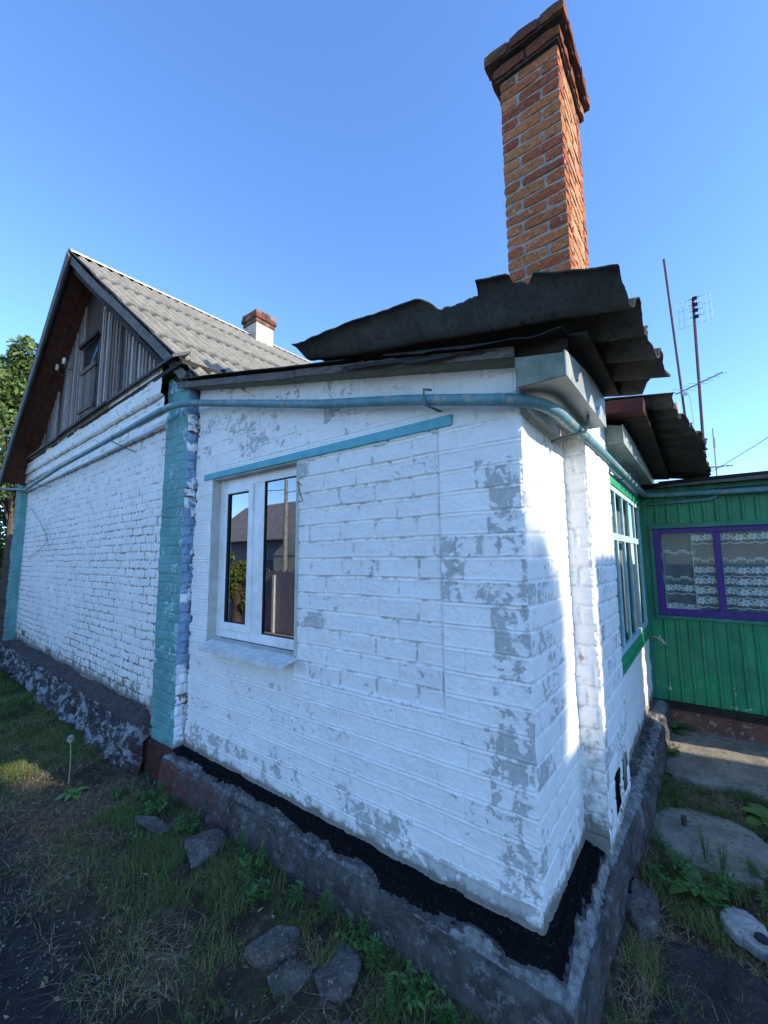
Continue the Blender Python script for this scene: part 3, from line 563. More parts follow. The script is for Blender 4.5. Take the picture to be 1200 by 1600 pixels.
# ---- tall chimney
def chimney():
    ch = None
    cols = [(.47, .165, .065), (.44, .14, .055), (.49, .18, .07), (.38, .11, .05), (.46, .155, .06), (.50, .20, .08), (.45, .15, .06), (.36, .10, .05)]
    x0, x1, y0, y1 = -.30, .115, .76, 1.42
    mc = MB(); mc.box(x0+.010, x1-.010, y0+.010, y1-.010, 2.9, 5.70, .002)
    ch = mc.build('chimney', M_MORTAR, H1, 'tall slender red brick chimney with stepped brick cap')
    # mortar core gets irregular smears through its bump; bricks sit proud of it
    mb = MB()
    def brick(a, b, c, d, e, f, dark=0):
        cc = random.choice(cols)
        if a > -.1 and b-a < .14 and d-c > .14 and not dark: cc = tuple(p*.6+q*.4 for p, q in zip(cc, (.66, .42, .22)))  # sun-side bricks tinted paler gold, their sunlit look put into the colour
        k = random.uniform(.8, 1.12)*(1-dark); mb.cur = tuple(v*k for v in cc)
        n = 5
        # slightly irregular brick built as subdivided box
        xs = np.linspace(a, b, 4 if b-a > .08 else 3); ys = np.linspace(c, d, 4 if d-c > .08 else 3); zs = np.linspace(e, f, 3)
        idx = {}; vs = []; fs = []
        def vid(i, j, q):
            if (i, j, q) not in idx:
                idx[(i, j, q)] = len(vs); rx = (i in (0, len(xs)-1))+(j in (0, len(ys)-1))+(q in (0, 2)); s_ = .004 if rx == 2 else (.008 if rx == 3 else 0)
                cx, cy, cz = (a+b)/2, (c+d)/2, (e+f)/2; p = [xs[i], ys[j], zs[q]]
                for t_, (cc_, ext) in enumerate(((cx, b-a), (cy, d-c), (cz, f-e))):
                    p[t_] += (-1 if p[t_] > cc_+1e-6 else (1 if p[t_] < cc_-1e-6 else 0))*s_*.7
                vs.append(tuple(p_+random.uniform(-.0040, .0040) for p_ in p))
            return idx[(i, j, q)]
        nx_, ny_ = len(xs)-1, len(ys)-1
        for i in range(nx_):
            for q in range(2):
                fs.append((vid(i, 0, q), vid(i+1, 0, q), vid(i+1, 0, q+1), vid(i, 0, q+1))); fs.append((vid(i, ny_, q+1), vid(i+1, ny_, q+1), vid(i+1, ny_, q), vid(i, ny_, q)))
            for j in range(ny_):
                fs.append((vid(i, j, 0), vid(i, j+1, 0), vid(i+1, j+1, 0), vid(i+1, j, 0))); fs.append((vid(i, j, 2), vid(i+1, j, 2), vid(i+1, j+1, 2), vid(i, j+1, 2)))
        for j in range(ny_):
            for q in range(2):
                fs.append((vid(0, j+1, q), vid(0, j, q), vid(0, j, q+1), vid(0, j+1, q+1))); fs.append((vid(nx_, j, q), vid(nx_, j+1, q), vid(nx_, j+1, q+1), vid(nx_, j, q+1)))
        mb.add(vs, fs)
    def course(z, hh, a, b, c, d, k, g=.013, dark=0, cap=False):
        j = lambda: random.uniform(-.003, .003)
        hd = .125
        # front and back rows
        for (ya, yb) in ((c, c+hd), (d-hd, d)):
            cut = (a+.125, ) if k % 2 == 0 else (b-.125,)
            if cap: cut = tuple(a+(b-a)*t for t in ((.5,) if k % 2 else (.33, .7)))
            e = [a]+list(cut)+[b]
            for i in range(len(e)-1):
                l = e[i]+(g/2 if i else 0); r_ = e[i+1]-(g/2 if i < len(e)-2 else 0); t = random.uniform(-.002, .003)
                brick(l+j()*.5, r_+j()*.5, ya+t, yb+t, z+j(), z+hh-g+j(), dark)
        # sides
        for (xa, xb) in ((a, a+.12), (b-.12, b)):
            ylo = c+hd+g; yhi = d-hd-g; n = 2 if k % 2 else 1
            if cap: n = 3
            ws = (yhi-ylo)/n
            for i in range(n): 
                t = random.uniform(-.002, .004); brick(xa+t, xb+t, ylo+i*ws+(g/2 if i else 0), ylo+(i+1)*ws-(g/2 if i < n-1 else 0), z+j(), z+hh-g+j(), dark)
    z = 2.98; k = 0
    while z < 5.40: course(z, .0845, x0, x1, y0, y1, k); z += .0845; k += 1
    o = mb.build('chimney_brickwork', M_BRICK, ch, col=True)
    for v_ in ():
        pass
    zc = z
    mb = MB(); course(zc+.012, .095, x0-.035, x1+.03, y0-.04, y1+.04, k, dark=.1, cap=True); course(zc+.118, .10, x0-.085, x1+.075, y0-.085, y1+.08, k+1, dark=.35, cap=True)
    mb.build('chimney_cap', M_BRICK, ch, 'two projecting courses of dark weathered brick', col=True)
    m2 = MB(); m2.box(x0-.02, x1+.015, y0-.02, y1+.02, zc+.0, zc+.11, .003); m2.box(x0-.065, x1+.055, y0-.065, y1+.06, zc+.111, zc+.205, .004); m2.build('cap_mortar', simple('sooty_mortar', (.09, .08, .075), (.05, .045, .04), 20, .95, .8, .01, 60), ch)
chimney()

# ================================================================== BIG HOUSE
H2 = thing('gabled_house', 'old white brick house with a board clad gable and grey corrugated roof', 'house', (0, 0, 0))
def gy(x): return -.05+.03*(-x-3.5)
GX0, GX1 = -9.7, -3.46
gl = math.hypot(GX1-GX0, .03*(GX1-GX0)); gU = (1/math.hypot(1, .03), -.03/math.hypot(1, .03), 0)
def g_extra(u, v):
    z = .42+v
    wz = z+(fbm(u, v, 3, 76, 3)-.5)*.005; return .040*sst(3.24, 3.25, wz)+.040*sst(3.385, 3.395, wz)+.040*sst(3.53, 3.54, wz)-.05*sst(3.20, 3.195, z)*0+.012*(fbm(u, v, 2.5, 77, 3)-.5)-.05*(u < 0)
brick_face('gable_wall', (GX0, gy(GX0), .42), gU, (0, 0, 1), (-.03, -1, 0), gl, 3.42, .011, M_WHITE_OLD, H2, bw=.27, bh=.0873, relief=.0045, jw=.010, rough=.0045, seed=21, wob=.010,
    extra=g_extra, dirt=lambda u, v: .9*np.exp(-v/.10)+.25*np.exp(-v/.5)+.12+sum(.75*np.exp(-((.42+v-q)/.012)**2) for q in (3.232, 3.377, 3.522)), expose=lambda u, v, r, j: (.55*j+.17+.9*(r > .993))*sst(2.6, 1.9, v)*sst(.25, .5, fbm(u, v, 1.1, 78, 3))+.25*np.exp(-v/.25),  # shadow lines under the cornice steps painted in; foot darkening is dirt
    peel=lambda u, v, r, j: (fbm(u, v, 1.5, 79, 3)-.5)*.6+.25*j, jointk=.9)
# teal corner pilasters
PX0 = -3.49
p1 = brick_face('pilaster', (PX0, -.09, .30), (1, 0, 0), (0, 0, 1), (0, -1, 0), WA_X-PX0+.0, 3.50, .007, M_TEAL, H2, bw=.27, bh=.087, relief=.005, jw=.012, rough=.006, seed=23, wob=.012, c1=True,
    peel=lambda u, v, r, j: (fbm(u, v, 7, 81, 4)-.42)*1.6+.2*(r > .7), dirt=lambda u, v: .3*np.exp(-v/.2), expose=lambda u, v, r, j: .35*j*sst(2.2, 1.4, v), jointk=.8, label='teal painted brick corner pilaster')
brick_face('pilaster_side', (WA_X, -.09, .30), (0, 1, 0), (0, 0, 1), (1, 0, 0), .16, 3.36, .0055, M_BLUE, p1, bw=.27, bh=.087, relief=.010, jw=.018, rough=.010, seed=25, wob=.012, c0=True,
    peel=lambda u, v, r, j: .45*(r > .55)+1.3*sst(.75, .5, v+.2*(r-.5))+(fbm(u, v, 5, 82, 3)-.5)*.5, dirt=lambda u, v: .8*np.exp(-v/.06)+.1, expose=lambda u, v, r, j: .45*j+.5*(r > .95), label='narrow pilaster side with flaking pale blue paint')
brick_face('pilaster', (GX0-.35, gy(GX0)-.10, .3), (1, 0, 0), (0, 0, 1), (0, -1, 0), .40, 3.4, .015, M_TEAL, H2, bw=.27, bh=.087, relief=.010, jw=.018, rough=.008, seed=27, jointk=.8, label='far teal corner pilaster')
m = MB(); m.box(GX0+.05, GX0+.06, gy(GX0)-.10, gy(GX0)+.1, .3, 3.7); m.build('pilaster_edge', M_TEAL, H2); m = MB(); m.box(PX0-.005, PX0+.0, -.085, .1, .3, 3.8); m.build('pilaster_edge', M_TEAL, H2)
# body behind (light tight)
m = MB(); m.box(-9.95, -3.07, .35, 12, 0, 3.7); m.build('house_core', M_WHITE_OLD, H2)
# rubble plinth with sloping ledge
def rubble():
    n = 520; x = np.linspace(-9.9, -3.46, n); P = []; at = []; nt = 60
    s = x
    for k in range(nt):
        t = k/(nt-1)
        if t < .4:
            q = t/.4; yy = gy(x)+.06-q*.19; z = .50-.10*q+0*x; nz = .05
        else:
            q = (t-.4)/.6; yy = gy(x)-.13-.08*q+0*x; z = .40-.52*q+0*x; nz = .12
        f = (fbm(x, x*0+t*.9, 3.2, 91, 5, .6)-.5)*nz*1.6+(fbm(x, x*0+t*.9, 12, 92, 4, .6)-.5)*nz
        saw = (np.abs(((x*9+(fbm(x, x*0, 3, 94)-.5)*3) % 1.0)-.5) < .40)*1.0*sst(.35, .5, fbm(x, x*0, 2.0, 96))
        z = z+(f*.5+(.035*saw*(1-abs(q-.5)) if t < .4 else 0)); yy = yy-f
        gd = sst(-3.75, -3.5, x)*.6
        yy = yy+.06*sst(-3.9, -3.46, x)
        P.append(np.stack([x, yy, z], -1)); at.append(np.stack([fbm(x, x*0+t*.9, 5, 93, 5, .65), np.full(n, float(t < .4)), gd], -1))
    P = np.stack(P, 1); at = np.stack(at, 1).reshape(-1, 3)
    me = np_mesh('rubble_plinth', P.reshape(-1, 3), grid_faces(n, nt)[:, ::-1], dict(k=at[:, 0], ledge=at[:, 1], foot=at[:, 2]))
    a = NM('rubble_plinth'); c = a.mix(a.rmp(a.noise(6, 6, .7), .35, .65), (.085, .08, .08), (.045, .043, .045))
    c = a.mix(a.rmp(a.math('ADD', a.noise(9, 7, .75), a.math('MULTIPLY', a.attr('ledge'), -.14)), .50, .56), c, a.mix(a.noise(30), (.40, .41, .43), (.25, .26, .28)))
    c = a.mix(a.math('MULTIPLY', a.attr('ledge'), a.rmp(a.noise(14, 6, .7), .4, .6, .1, .75)), c, (.12, .095, .085))
    c = a.mix(a.attr('foot'), c, a.mix(a.noise(12, 6, .7), (.075, .03, .025), (.03, .02, .02)))
    a.col(c).set(Roughness=.95, Specular_IOR_Level=.15); a.bump(a.noise(26, 8, .75), 1, .02); a.bump(a.noise(8, 4, .6), .6, .03)
    link('plinth', me, a.m, H2, 'crumbling rubble plinth with flaking whitewash', smooth=True)
rubble()
nx_, nz_ = 60, 50; fx, fz = np.meshgrid(np.linspace(-3.68, -3.03, nx_), np.linspace(-.15, .31, nz_), indexing='ij')
fy = -.118-.02*(.31-fz)-(fbm(fx, fz, 9, 95, 5, .6)-.5)*.05-.0*fx; fy[-6:, :] += (np.linspace(0, 1, 6)[:, None]**2)*.15; fy[:5, :] += (np.linspace(1, 0, 5)[:, None]**2)*.1; fy[:, -4:] += (np.linspace(0, 1, 4)[None]**2)*.09
link('pilaster_foot', np_mesh('pilaster_foot', np.stack([fx, fy, fz], -1).reshape(-1, 3), grid_faces(nx_, nz_)), concrete('red_brown_foot', (.085, .035, .03), (.045, .028, .026), (.11, .08, .075), 2.2, 1), H2, 'dark red brown foot under the teal pilaster', smooth=True)
# gable triangle geometry
AP = Vector((-6.17, -.36, 6.28)); ER = Vector((-2.95, -.15, 3.62)); EL = Vector((-9.62, -.30, 3.44)); DIR = Vector((.03, 1, 0)).normalized()
def rake_z(x, off=.12):
    return np.where(x > AP.x, AP.z+(x-AP.x)*(ER.z-AP.z)/(ER.x-AP.x), AP.z+(AP.x-x)*(EL.z-AP.z)/(AP.x-EL.x))-off
def gable_boards():
    m = MB(); x = -9.5; i = 0
    while x < -3.12:
        wd = random.uniform(.095, .13); xm = x+wd/2; zt = float(rake_z(np.array(xm)))+.05; zb = 3.80
        inhatch = -6.55 < xm < -5.92
        if zt > zb+.02:
            g = random.uniform(.55, 1.05); shade = (g, g*random.uniform(.93, 1.0), g*random.uniform(.90, 1.0))
            if random.random() < .12: shade = (g*.9, g*.72, g*.66)
            m.cur = tuple(v*q for v, q in zip(shade, (.27, .235, .21))); yb = gy(x)-.005
            segs = [(zb, zt)] if not inhatch else [(zb, 4.68), (5.10, zt)]
            for (a, b) in segs:
                if b > a+.02: m.box(x, x+wd-.012, yb+.004+random.uniform(-.003, .003), yb+.03, a+random.uniform(-.02, .01), b)
            # batten
            if random.random() < .9 and not inhatch:
                kk = random.uniform(.45, 1.4); m.cur = tuple(min(1.2, v*kk) for v in shade); bwid = random.uniform(.028, .05)
                m.box(x-bwid/2+random.uniform(-.006, .006), x+bwid/2, yb-.024, yb+.003, zb+random.uniform(-.02, .02), zt-.0)
        x += wd; i += 1
    return m.build('gable_boards', M_BOARD, H2, 'grey weathered vertical boards and battens of the gable', col=True)
gable_boards()
m = MB(); m.box(-9.4, -3.2, .33, .36, 3.7, 3.9)
m.add([(-9.5, .15, 3.7), (-3.1, .04, 3.7), (-6.17, .10, 6.2)], [(0, 1, 2)]); m.build('gable_backing', M_DARKWOOD, H2)
# hatch with a small window
m = MB(); yb = gy(-6.2)-.03
for i, xx in enumerate(np.arange(-6.52, -5.95, .0815)):
    g = random.uniform(.25, .55); m.cur = (g, g*.95, g*.92); m.box(xx, xx+.075, yb, yb+.02, 4.0, 4.64)
m.cur = (.36, .33, .30); m.box(-6.53, -5.94, yb-.018, yb-.002, 4.05, 4.11); m.box(-6.53, -5.94, yb-.018, yb-.002, 4.645, 4.71); ht = m.build('attic_hatch', M_BOARD, H2, 'small boarded attic hatch with a dark pane', col=True)
m = MB(); m.box(-6.53, -5.94, yb+.005, yb+.01, 4.71, 5.07); m.build('pane', M_GLASS2, ht)
m = MB(); m.box(-6.53, -5.94, yb+.03, yb+.035, 4.68, 5.12); m.build('hatch_dark', M_DARK, ht)
m = MB(); m.cur = (.35, .3, .3); m.box(-6.6, -5.87, yb-.04, yb-.001, 5.08, 5.13); m.build('hatch_head', M_DARKWOOD, ht)
for (x, z) in ((-7.05, 5.03), (-7.45, 5.05)):
    m = MB(); yy = gy(x)-.03; m.tube([(x+.05, yy+.02, z-.13), (x+.03, yy-.10, z-.14), (x, yy-.12, z-.06)], .008, 6); o = m.build('insulator_hook', M_STEEL, H2)
    m = MB(); m.tube([(x, yy-.12, z-.06), (x, yy-.12, z-.03), (x, yy-.12, z), (x, yy-.12, z+.04)], [.032, .020, .028, .014], 12); m.build('insulator', M_PORC, o, smooth=True)
# purlin end
m = MB(); m.beam((-5.02, -.19, 5.12), (-4.98, .3, 5.12), .26, .10); m.build('purlin_end', wood('pale_purlin', (.40, .36, .30), (.30, .2, .15), scale=(2, 2, 2)), H2, bevel=.004)
# skirt strips over the cornice
m = MB()
def gseg(x0, x1, za0, za1, o0, o1, th=.012):
    pts = []
    for zo in (0, th):
        for (x, o, z) in ((x0, o1, za1 if 0 else za1), (x1, o1, za1), (x1, o0, za0), (x0, o0, za0)): pts.append((x, gy(x)-o, z+zo))
    m.hexa(pts)
gseg(-10.0, -6.9, 3.87, 3.745, .0, .19, .03); gseg(-6.95, -4.9, 3.89, 3.76, .0, .20, .03); gseg(-4.95, -3.12, 3.88, 3.78, .0, .17, .03)
m.build('drip_skirt', simple('grey_felt_strip', (.085, .09, .088), (.06, .065, .063), 8, .85, .4, .01, 30), H2)
m = MB(); x = -9.9
while x < -3.1:
    l = random.uniform(.5, 1.4); x1 = min(x+l, -3.02); m.hexa([(x, gy(x)-.125+random.uniform(-.01, .01), 3.705), (x1, gy(x1)-.125, 3.705), (x1, .3, 3.70), (x, .3, 3.70), (x, gy(x)-.12, 3.75+random.uniform(-.01, .012)), (x1, gy(x1)-.12, 3.752), (x1, .3, 3.76), (x, .3, 3.76)]); x = x1
m.build('wall_plate', M_DARKWOOD, H2)
# roof slopes
def slope(E, rows, mat, nxx, name, sgn, depth=10, label=None):
    d = E-AP; L = d.length; nrm = d.cross(DIR).normalized(); nrm = nrm if nrm.z > 0 else -nrm
    V0 = 0
    for r_ in range(rows):
        t0 = r_/rows; t1 = (r_+1)/rows+.03
        nu = 8; nv = int(depth/.0172)
        u, v = np.meshgrid(np.linspace(t0, t1, nu), np.linspace(0, depth, nv), indexing='ij')
        jg = (np.random.default_rng(r_+5).random(nv)[None, :]-.5)*0
        lift = (u-t0)/(t1-t0)*.018+.0
        wv = .024*np.cos(2*PI*(v)/.138)
        sheet = np.floor(v/1.05); jig = (vnoise(sheet*3.3+r_*7, sheet*0, 44)-.5)*.06
        uu = u+(np.where(u > t1-.001, 1, 0))*jig/L
        P = np.zeros(u.shape+(3,))
        for k in range(3): P[..., k] = AP[k]+d[k]*uu+DIR[k]*v+nrm[k]*(wv+lift+.012*(fbm(v, u, 1.5, 45)-.5))
        T = P.reshape(-1, 3); B = T-np.array(nrm)*.009; n = len(T); F = grid_faces(nu, nv)
        if sgn < 0: F = F[:, ::-1]
        def strip(a): a = np.array(a); return np.stack([a[:-1], a[1:], a[1:]+n, a[:-1]+n], 1)
        E_ = np.concatenate([strip([i*nv for i in range(nu)]), strip([(nu-1)*nv+j for j in range(nv)]), strip(list(range(nv)))])
        me = np_mesh(name, np.vstack([T, B]), np.vstack([F, F[:, ::-1]+n, E_])); link(name, me, mat, H2, label)
slope(ER, 4, M_SLATE, 0, 'roof_sheets', 1)
slope(EL, 3, M_SLATE_DARK, 0, 'roof_sheets', -1)
# ridge cap
m = MB(); a0 = AP+Vector((0, 0, .045)); b0 = a0+DIR*10
for sx, e in ((1, ER), (-1, EL)):
    dd_ = (e-AP).normalized()*.13
    m.add([a0, b0, b0+dd_, a0+dd_, a0+Vector((0, 0, .006)), b0+Vector((0, 0, .006)), b0+dd_+Vector((0, 0, .006)), a0+dd_+Vector((0, 0, .006))], [(0, 1, 2, 3), (4, 5, 6, 7), (0, 3, 7, 4), (2, 3, 7, 6)])
m.build('ridge_cap', simple('galvanised_ridge', (.55, .56, .57), (.42, .43, .44), 6, .4, .2, .003, 30, metal=.3, spec=.5), H2)
# barge boards and soffits
def barge(E, name, off, ht, th, mat, yoff=0, cut0=0, cut1=1, n=14, bend=0, label=None):
    d = E-AP; nrm = Vector((0, 1, 0)).cross(d).normalized(); nrm = -nrm if nrm.z > 0 else nrm
    m = MB(); rings = []
    for i in range(n+1):
        t = cut0+(cut1-cut0)*i/n; p = AP+d*t+nrm*off+Vector((0, yoff, 0))+nrm*bend*math.sin(t*PI*2.2)
        wv = random.uniform(-.006, .006)*(bend != 0)
        rings.append([p+Vector((0, -th/2, 0))+nrm*wv, p+Vector((0, th/2, 0))+nrm*wv, p+Vector((0, th/2, 0))+nrm*(ht+wv), p+Vector((0, -th/2, 0))+nrm*(ht+wv)])
    vs = [v for r_ in rings for v in r_]; fs = []
    for i in range(n):
        for k in range(4): fs.append((i*4+k, i*4+(k+1) % 4, (i+1)*4+(k+1) % 4, (i+1)*4+k))
    fs += [(3, 2, 1, 0), tuple(n*4+k for k in range(4))]; m.add(vs, fs); return m.build(name, mat, H2, label)
M_BARGE = wood('dark_barge_board', (.19, .17, .155), (.10, .09, .085), (.04, .04, .04), scale=(3, 3, 3))
barge(ER, 'barge_board', .030, .095, .022, M_BARGE, .015, 0, .985, bend=.012)
barge(ER, 'rafter', .17, .06, .05, M_DARKWOOD, .10, .02, .97)
barge(EL, 'barge_board', .035, .16, .022, simple('grey_barge_paint', (.14, .14, .12), (.09, .09, .08), 8, .8, .3, .004, 40), -.012, 0, 1.0)
def soff(E, name, y0, y1, off):
    d = E-AP; nrm = Vector((0, 1, 0)).cross(d).normalized(); nrm = -nrm if nrm.z > 0 else nrm; m = MB()
    k = 3
    for i in range(k):
        q0 = y0+(y1-y0)*i/k+.003; q1 = y0+(y1-y0)*(i+1)/k-.003; a = AP+nrm*off; b = E+nrm*off
        m.hexa([(a.x, q0, a.z), (b.x, q0, b.z), (b.x, q1, b.z), (a.x, q1, a.z), (a.x, q0, a.z+.02), (b.x, q0, b.z+.02), (b.x, q1, b.z+.02), (a.x, q1, a.z+.02)])
    return m.build(name, M_BROWN, H2)
soff(EL, 'soffit', -.27, .30, .09); soff(ER, 'soffit', -.14, .30, .09)
# pale plastered ridge chimney
m = MB(); m.box(-6.20, -5.80, 2.50, 2.90, 5.7, 6.44, .006); c2 = m.build('chimney', simple('chimney_render', (.46, .42, .36), (.36, .33, .28), 8, .9, .5, .006, 40), H2, 'short plastered chimney with brick top courses on the ridge', bevel=.008)
m = MB()
for k in range(3):
    o_ = (.02, .045, .03)[k]; z = 6.445+k*.082
    for i in range(3):
        for (ya, yb_) in ((2.50-o_, 2.50-o_+.14), (2.90+o_-.14, 2.90+o_)):
            m.cur = random.choice([(.34, .13, .075), (.26, .09, .055), (.40, .22, .14), (.22, .12, .09)]); xx = -6.20-o_+i*(.40+2*o_)/3; m.box(xx+.004, xx+(.40+2*o_)/3-.004, ya, yb_, z, z+.072, .004)
    for j in range(2):
        for (xa, xb) in ((-6.20-o_, -6.08-o_), (-5.92+o_, -5.80+o_)):
            m.cur = random.choice([(.34, .13, .075), (.26, .09, .055), (.40, .22, .14), (.22, .12, .09)]); L = (.40+2*o_-.28)/2; yy = 2.50-o_+.14+j*L; m.box(xa, xb, yy+.004, yy+L-.004, z, z+.072, .004)
m.build('chimney_cap', M_BRICK, c2, col=True)
m = MB(); m.box(-6.17, -5.83, 2.53, 2.87, 6.43, 6.66); m.build('cap_mortar', M_MORTAR, c2)
# loop of wire on the gable wall
m = MB(); m.tube([(-9.2, gy(-9.2)-.02, 2.9), (-8.3, gy(-8.3)-.06, 2.62), (-7.6, gy(-7.6)-.07, 2.32), (-7.55, gy(-7.6)-.07, 2.22), (-7.9, gy(-7.9)-.06, 2.12), (-9.1, gy(-9.1)-.02, 1.95)], .004, 5); m.build('slack_wire', M_STEEL, H2)

# ================================================================== GAS PIPE
GP = thing('gas_pipe', 'long teal painted gas pipe bracketed along the house walls', 'pipe', (0, 0, 0))
def arc(p0, p1, p2, n=8):
    p0, p1, p2 = map(Vector, (p0, p1, p2)); return [tuple(p0*(1-t)**2+p1*2*t*(1-t)+p2*t*t) for t in [i/n for i in range(n+1)]]
path = [(-12.5, .10, 3.62), (-9.0, -.03, 3.20), (-6.5, -.17, 3.235), (-3.95, -.245, 3.265)]
path += arc((-3.3, -.235, 3.30), (-3.06, -.20, 3.335), (-2.85, -.10, 3.31))[0:]
path += [(-1.3, -.08, 2.93), (-.6, -.08, 2.785)]+arc((-.12, -.085, 2.665), (.13, -.09, 2.615), (.135, .20, 2.61), 10)+[(.14, 1.2, 2.625), (.145, 2.4, 2.625), (.15, 3.3, 2.625)]+arc((.155, 3.62, 2.625), (.16, 3.78, 2.62), (.32, 3.79, 2.615), 6)+[(1.0, 3.79, 2.59), (3.0, 3.79, 2.53)]
rads = [.026]*4+[.030]*9+[.030]*(len(path)-13)
m = MB(); m.tube(path, rads, 16); m.build('pipe_run', M_TEALPIPE, GP, smooth=True)
m = MB(); m.tube([(.17, 3.84, 2.52), (.55, 3.845, 2.525), (.75, 3.85, 2.53), (.84, 3.86, 2.58), (.85, 3.87, 2.63)], .020, 10); m.build('branch_pipe', M_TEALPIPE, GP, smooth=True)
def bracket(pts, r=.006):
    m = MB(); m.tube(pts, r, 6); m.build('bracket', simple('bracket_metal', (.12, .2, .21), (.09, .14, .15), 20, .7, .2, .003, 60), GP)
bracket([(-.47, -.045, 2.82), (-.47, -.12, 2.80), (-.47, -.12, 2.715), (-.44, .0, 2.705)], .007)
bracket([(0, .50, 2.565), (.10, .49, 2.575), (.19, .48, 2.585), (.205, .48, 2.62), (.205, .48, 2.68)], .008)
bracket([(-4.3, -.05, 3.11), (-4.35, -.20, 3.17), (-4.38, -.26, 3.20), (-4.38, -.26, 3.27)], .007)
bracket([(-7.6, -.0, 3.10), (-7.8, -.13, 3.14), (-7.82, -.17, 3.20)], .008)
bracket([(.07, 2.2, 2.58), (.18, 2.2, 2.585), (.19, 2.2, 2.63)], .007)

# ================================================================== GREEN VERANDA
VX = thing('green_verandah', 'green board clad verandah with purple window frames', 'verandah', (0, 0, 0)); VY = 3.90
m = MB()
m.box(3.1, 3.2, VY, VY+.03, 1.21, 2.24); m.box(.02, 3.2, VY, VY+.03, .29, 1.21); m.box(.02, 3.2, VY, VY+.03, 2.24, 2.66)
m.box(.02, .20, VY, VY+.03, 1.21, 2.24); m.build('wall', M_GREEN, VX)
m = MB(); x = .125
while x < 3.2:
    for (a, b) in ((.292, 1.19), (2.29, 2.62)):
        m = MB(); m.tube([(x, VY-.004, a), (x+random.uniform(-.003, .003), VY-.004, b)], .019, 10); m.build('batten', M_GREEN, VX)
    x += .112+random.uniform(-.004, .004)
m = MB(); m.box(.03, .115, VY-.022, VY-.0005, .29, 2.62); m.box(.155, 3.2, VY-.035, VY-.001, 1.195, 1.235); m.box(.155, 3.2, VY-.045, VY-.001, 2.225, 2.275); m.box(.155, .195, VY-.03, VY-.001, 1.236, 2.224); m.box(.03, 3.2, VY-.05, VY-.001, 2.64, 2.70); m.build('trim', M_GREEN_TRIM, VX, bevel=.004)
m = MB(); ZA, ZB = 1.24, 2.22
m.box(.197, .265, VY-.03, VY+.02, ZA, ZB); m.box(.745, .81, VY-.032, VY+.02, ZA+.07, ZB-.05); m.box(1.35, 1.415, VY-.032, VY+.02, ZA+.07, ZB-.05); m.box(.265, 3.1, VY-.03, VY+.02, ZA, ZA+.07); m.box(.265, 3.1, VY-.03, VY+.02, ZB-.05, ZB)
for xx in (1.95, 2.5, 3.035): m.box(xx, xx+.065, VY-.032, VY+.02, ZA+.07, ZB-.05)
m.box(.197, 3.1, VY-.045, VY-.0305, ZA-.0, ZA+.025)
vw = m.build('window', M_PURPLE, VX, 'purple painted window frame with lace curtains behind', bevel=.004)
m = MB(); m.box(.26, .75, VY-.006, VY-.003, ZA+.06, ZB-.04); m.build('pane', M_GLASS2, vw); m = MB(); m.box(.805, 1.36, VY-.006, VY-.003, ZA+.06, ZB-.04); m.build('pane', M_GLASS2, vw)
for xa in (1.41, 2.01, 2.56): m = MB(); m.box(xa, xa+.55, VY-.006, VY-.003, ZA+.06, ZB-.04); m.build('pane', M_GLASS2, vw)
m = MB(); m.tube([(.262, VY-.034, 1.62), (.262, VY-.034, 1.72)], .007, 6); m.build('hinge', simple('blue_hinge', (.1, .25, .5), (.1, .2, .4), 9, .5, 0), vw); m = MB(); m.tube([(.262, VY-.034, 1.88), (.262, VY-.034, 1.95)], .007, 6); m.build('hinge', simple('blue_hinge', (.1, .25, .5), (.1, .2, .4), 9, .5, 0), vw)
m = MB(); m.box(.0, 3.2, VY+.3, VY+.32, .3, 2.6); m.box(.0, 3.2, VY+.03, VY+.3, 1.1, 1.12); m.box(3.15, 3.19, VY+.03, VY+.3, .3, 2.72); m.box(.0, .03, VY+.03, VY+.3, .3, 2.72); m.box(.03, 3.15, VY+.031, VY+.299, 2.6, 2.7); m.build('dark_interior', simple('verandah_interior', (.24, .26, .28), (.18, .20, .22), 3, .9, 0), VX)
m = MB(); m.box(.03, 3.2, VY-.03, VY+.1, .205, .285, .004); m.build('sill_beam', M_DARKWOOD, VX)
m = MB(); m.box(.03, 3.2, VY-.005, VY+.2, -.1, .204, .006); m.build('foundation', concrete('brick_footing', (.22, .10, .07), (.13, .07, .05), (.30, .28, .25), 1.2), VX)
m = MB(); m.box(.02, 3.3, VY-.16, VY+2.5, 2.722, 2.75); m.box(.30, 3.3, VY-.175, VY-.161, 2.69, 2.765, .004); ro = m.build('roof', M_DARKWOOD, VX)
m = MB(); m.hexa([(.25, VY-.20, 2.69), (3.3, VY-.20, 2.675), (3.3, VY-.176, 2.675), (.25, VY-.176, 2.69), (.45, VY-.20, 2.715), (3.3, VY-.20, 2.74), (3.3, VY-.176, 2.74), (.45, VY-.176, 2.715)]); m.build('roof_fascia', M_GREYWOOD, VX)
